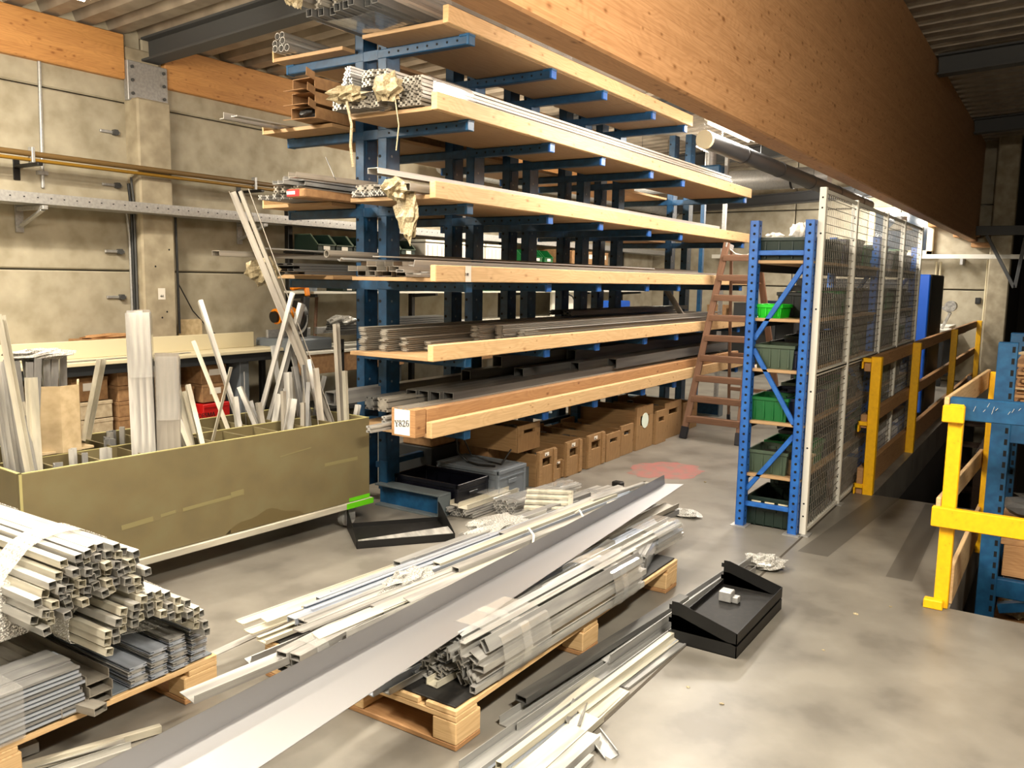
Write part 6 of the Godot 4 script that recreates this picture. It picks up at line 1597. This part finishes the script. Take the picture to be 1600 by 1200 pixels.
func floor_things():
	# black sheet-metal shelf trays
	var t := thing("metal_tray", "lower black sheet-metal shelf tray on the floor at the right of the pallet", "tray", V(-1.32, 0, -3.3), 0.0)
	for k in 2:
		if k == 1: t = thing("metal_tray", "upper black sheet-metal shelf tray stacked on the other, holding a grey clip", "tray", V(-1.32, 0.058, -3.3), 0.0)
		part("bottom", Mb.new().bb(0, 0.29, 0, 0.004, 0.0, -0.66), M.black_dust, t)
		part("lip", Mb.new().bb(0.286, 0.29, 0, 0.05, 0.0, -0.66), M.black, t)
		part("back_edge", Mb.new().bb(0.0, 0.004, 0, 0.03, 0.0, -0.66), M.black, t)
		for z in [0.0, -0.657]:
			var b := Mb.new()
			b.ext(PackedVector2Array([Vector2(0, 0), Vector2(0.29, 0), Vector2(0.29, 0.05), Vector2(0.03, 0.125), Vector2(0, 0.125)]), z - 0.003, z)
			part("side", b, M.black, t)
			part("hook", Mb.new().bb(-0.012, 0.0, 0.03, 0.05, z - 0.003, z).bb(-0.012, 0.0, 0.09, 0.11, z - 0.003, z), M.black, t)
	t = thing("metal_clip", "small grey metal clip lying in the upper black tray", "clip", V(-1.26, 0.064, -3.72))
	part("clip", Mb.new().bb(0, 0.06, 0, 0.05, -0.06, 0, 0.004).bb(0.06, 0.09, 0, 0.03, -0.05, -0.01, 0.003), M.galv, t)
	t = thing("metal_tray", "black tray with one white strip lying alone between the trolley and the pallet", "tray", V(-3.28, 0, -3.41), deg_to_rad(52))
	part("bottom", Mb.new().bb(0, 0.58, 0.001, 0.005, 0, -0.42), M.black_dust, t)
	part("front_lip", Mb.new().bb(0, 0.58, 0, 0.045, 0, -0.004), M.black, t)
	var ws := Mb.new()
	ws.face(V(0.01, 0.047, -0.006), V(0.57, 0.047, -0.006), V(0.57, 0.052, -0.13), V(0.01, 0.048, -0.02))
	ws.face(V(0.01, 0.044, -0.006), V(0.01, 0.045, -0.02), V(0.57, 0.049, -0.13), V(0.57, 0.044, -0.006))
	ws.face(V(0.01, 0.044, -0.006), V(0.57, 0.044, -0.006), V(0.57, 0.047, -0.006), V(0.01, 0.047, -0.006))
	part("white_strip", ws, M.alu_white, t)
	part("back_lip", Mb.new().bb(0, 0.58, 0, 0.03, -0.416, -0.42), M.black, t)
	for x in [0.0, 0.577]:
		var b := Mb.new()
		b.xf = Transform3D(Basis(Vector3.UP, PI / 2), V(x, 0, 0))
		b.ext(PackedVector2Array([Vector2(0, 0), Vector2(0.42, 0), Vector2(0.42, 0.13), Vector2(0.38, 0.13), Vector2(0.0, 0.045)]), 0, 0.003)
		part("side", b, M.black, t)
	# profiles lying on the floor along the pallet
	var g := "profiles on the floor right of the pallet"
	var L := [
		["channel_wide", "alu_grey", V(-1.5, 0.018, -2.3), V(-1.37, 0.018, -4.3), 0.0, "wide grey channel on the floor, nearest the pallet"],
		["rect", "alu_dark", V(-1.525, 0.05, -2.42), V(-1.42, 0.05, -3.7), 0.0, "dark tube with black open end lying on the wide grey channel"],
		["channel_wide", "alu_grey", V(-1.45, 0.018, -2.0), V(-1.33, 0.018, -4.4), 0.0, "second wide grey channel on the floor beside the pallet"],
		["lipped", "alu_blue", V(-1.4, 0.01, -1.75), V(-1.3, 0.01, -3.6), 0.0, "bluish flat profile on the floor with bright edges"],
		["square", "alu_cream", V(-1.37, 0.035, -2.05), V(-1.29, 0.03, -3.9), 0.0, "thin cream bar on the floor profiles"],
		["strip", "alu_cream", V(-1.34, 0.03, -2.5), V(-1.27, 0.012, -4.0), 0.4, "narrow bright strip on the floor beside the black trays"],
		["flat", "alu_grey", V(-1.31, 0.006, -2.8), V(-1.26, 0.006, -3.6), 0.0, "dull flat profile on the floor touching the black trays"],
		["angle", "alu_grey", V(-1.43, 0.05, -2.9), V(-1.35, 0.05, -4.48), 0.1, "grey angle lying furthest up the floor, wrapped at its far end"]]
	for q in L: loose("aluminium_profile", q[0], q[1], q[2], q[3], q[4], q[5], "profile", g)
	rag(V(-1.27, 0.035, -4.5), V(0.2, 0.07, 0.16), 95, "white bubble wrap on the far end of the floor profiles", "bubble", "bubble_wrap")
	rag(V(-2.04, 0.02, -5.2), V(0.22, 0.05, 0.12), 97, "white bubble wrap scrap on the floor past the pallet", "bubble", "bubble_wrap")
	var b := Mb.new()
	b.face(V(-1.435, 0.012, -2.8), V(-1.27, 0.012, -2.77), V(-1.25, 0.012, -1.6), V(-1.41, 0.012, -1.6))
	b.face(V(-1.435, 0.009, -2.8), V(-1.41, 0.009, -1.6), V(-1.25, 0.009, -1.6), V(-1.27, 0.009, -2.77))
	b.bb(-1.272, -1.262, 0.0, 0.012, -2.77, -1.7)
	single("sheet_plate", b, M.alu_cream, "dull flat sheet plate lying on the floor at the bottom of the picture", "plate")
	loose("aluminium_profile", "angle_wide", "alu_cream", V(-1.29, 0.03, -1.5), V(-1.285, 0.03, -2.52), 0.12, "pale angle with mitred tip lying on the sheet plate", "profile")
	loose("aluminium_profile", "angle", "alu_grey", V(-1.36, 0.035, -2.56), V(-1.31, 0.03, -2.42), 0.6, "small curled offcut beside the mitred tip on the sheet plate", "profile")
	loose("aluminium_profile", "channel_wide", "alu_white", V(-1.24, 0.02, -1.5), V(-1.23, 0.02, -2.39), PI, "pale channel with cut end on the floor right of the sheet plate", "profile")
	loose("aluminium_profile", "lipped", "alu", V(-1.2, 0.012, -1.5), V(-1.195, 0.012, -2.3), 0.0, "shiny lipped profile at the bottom edge right of the pale channel", "profile")
	loose("aluminium_profile", "channel", "alu_grey", V(-1.215, 0.03, -2.4), V(-1.12, 0.01, -2.34), 0.4, "short offcut pointing right from the pale channel's end", "profile")
	t = thing("black_sheet", "corner of a black panel at the bottom edge among the floor profiles", "panel", V(-1.17, 0.003, -1.5))
	part("panel", Mb.new().bb(0, 0.1, 0, 0.015, 0, -0.68, 0.003), M.plastic_navy, t)
	# marks and crumbs on the concrete
	b = Mb.new()
	var f := FastNoiseLite.new()
	f.seed = 12; f.frequency = 0.9
	var c := V(-2.66, 0.0012, -6.4)
	for i in 40:
		var p := []
		for q: int in [i, i + 1]:
			var a := TAU * (q % 40) / 40.0
			var r := 1.0 + 0.35 * f.get_noise_2d(cos(a) * 2.0, sin(a) * 2.0)
			p.append(c + V(cos(a) * 0.28 * r, 0, sin(a) * 0.34 * r))
		b.tri(c, p[0], p[1], Vector3.UP)
	single("paint_patch", b, M.pink, "faded pink paint patch on the concrete floor before the ladder", "paint")
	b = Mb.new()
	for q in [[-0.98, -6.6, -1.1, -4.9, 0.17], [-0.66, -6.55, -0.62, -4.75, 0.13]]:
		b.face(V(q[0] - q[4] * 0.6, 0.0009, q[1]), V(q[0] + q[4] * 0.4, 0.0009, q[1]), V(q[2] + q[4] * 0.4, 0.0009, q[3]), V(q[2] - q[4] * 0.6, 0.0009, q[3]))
	single("floor_stripe", b, M.dark_stripe, "two dark stripes on the floor running to the stairwell edge", "marking")  # two flat stripes, darker than the floor around them
	var cr := [[-2.35, -2.5, 0.02], [-2.5, -3.0, 0.008], [-2.9, -3.3, 0.006], [-0.95, -2.9, 0.009], [-1.1, -2.95, 0.008], [-0.75, -3.6, 0.007], [-0.6, -4.3, 0.008], [-1.52, -1.95, 0.012], [-2.25, -6.2, 0.012], [-2.6, -5.6, 0.01], [-0.72, -4.1, 0.012]]
	var cl := ["left of the middle pallet near its corner", "midway between trolley and middle pallet", "close before the lone black tray", "before the stacked black trays, left one", "before the stacked black trays, right one", "on the walkway in front of the yellow rail", "right beside the yellow post foot", "by the near right corner of the middle pallet", "just left of the pink paint patch", "between pallet end and pink patch", "on the walkway past the black trays"]
	for i in cr.size():
		single("debris_crumb", crumple(V(cr[i][0], cr[i][2] * 0.3, cr[i][1]), V(cr[i][2] * 2.0, cr[i][2] * 0.7, cr[i][2] * 1.4), 200 + i, 5), M.rag, "pale crumb of packing on the floor, " + cl[i], "crumb", "crumbs on the floor")
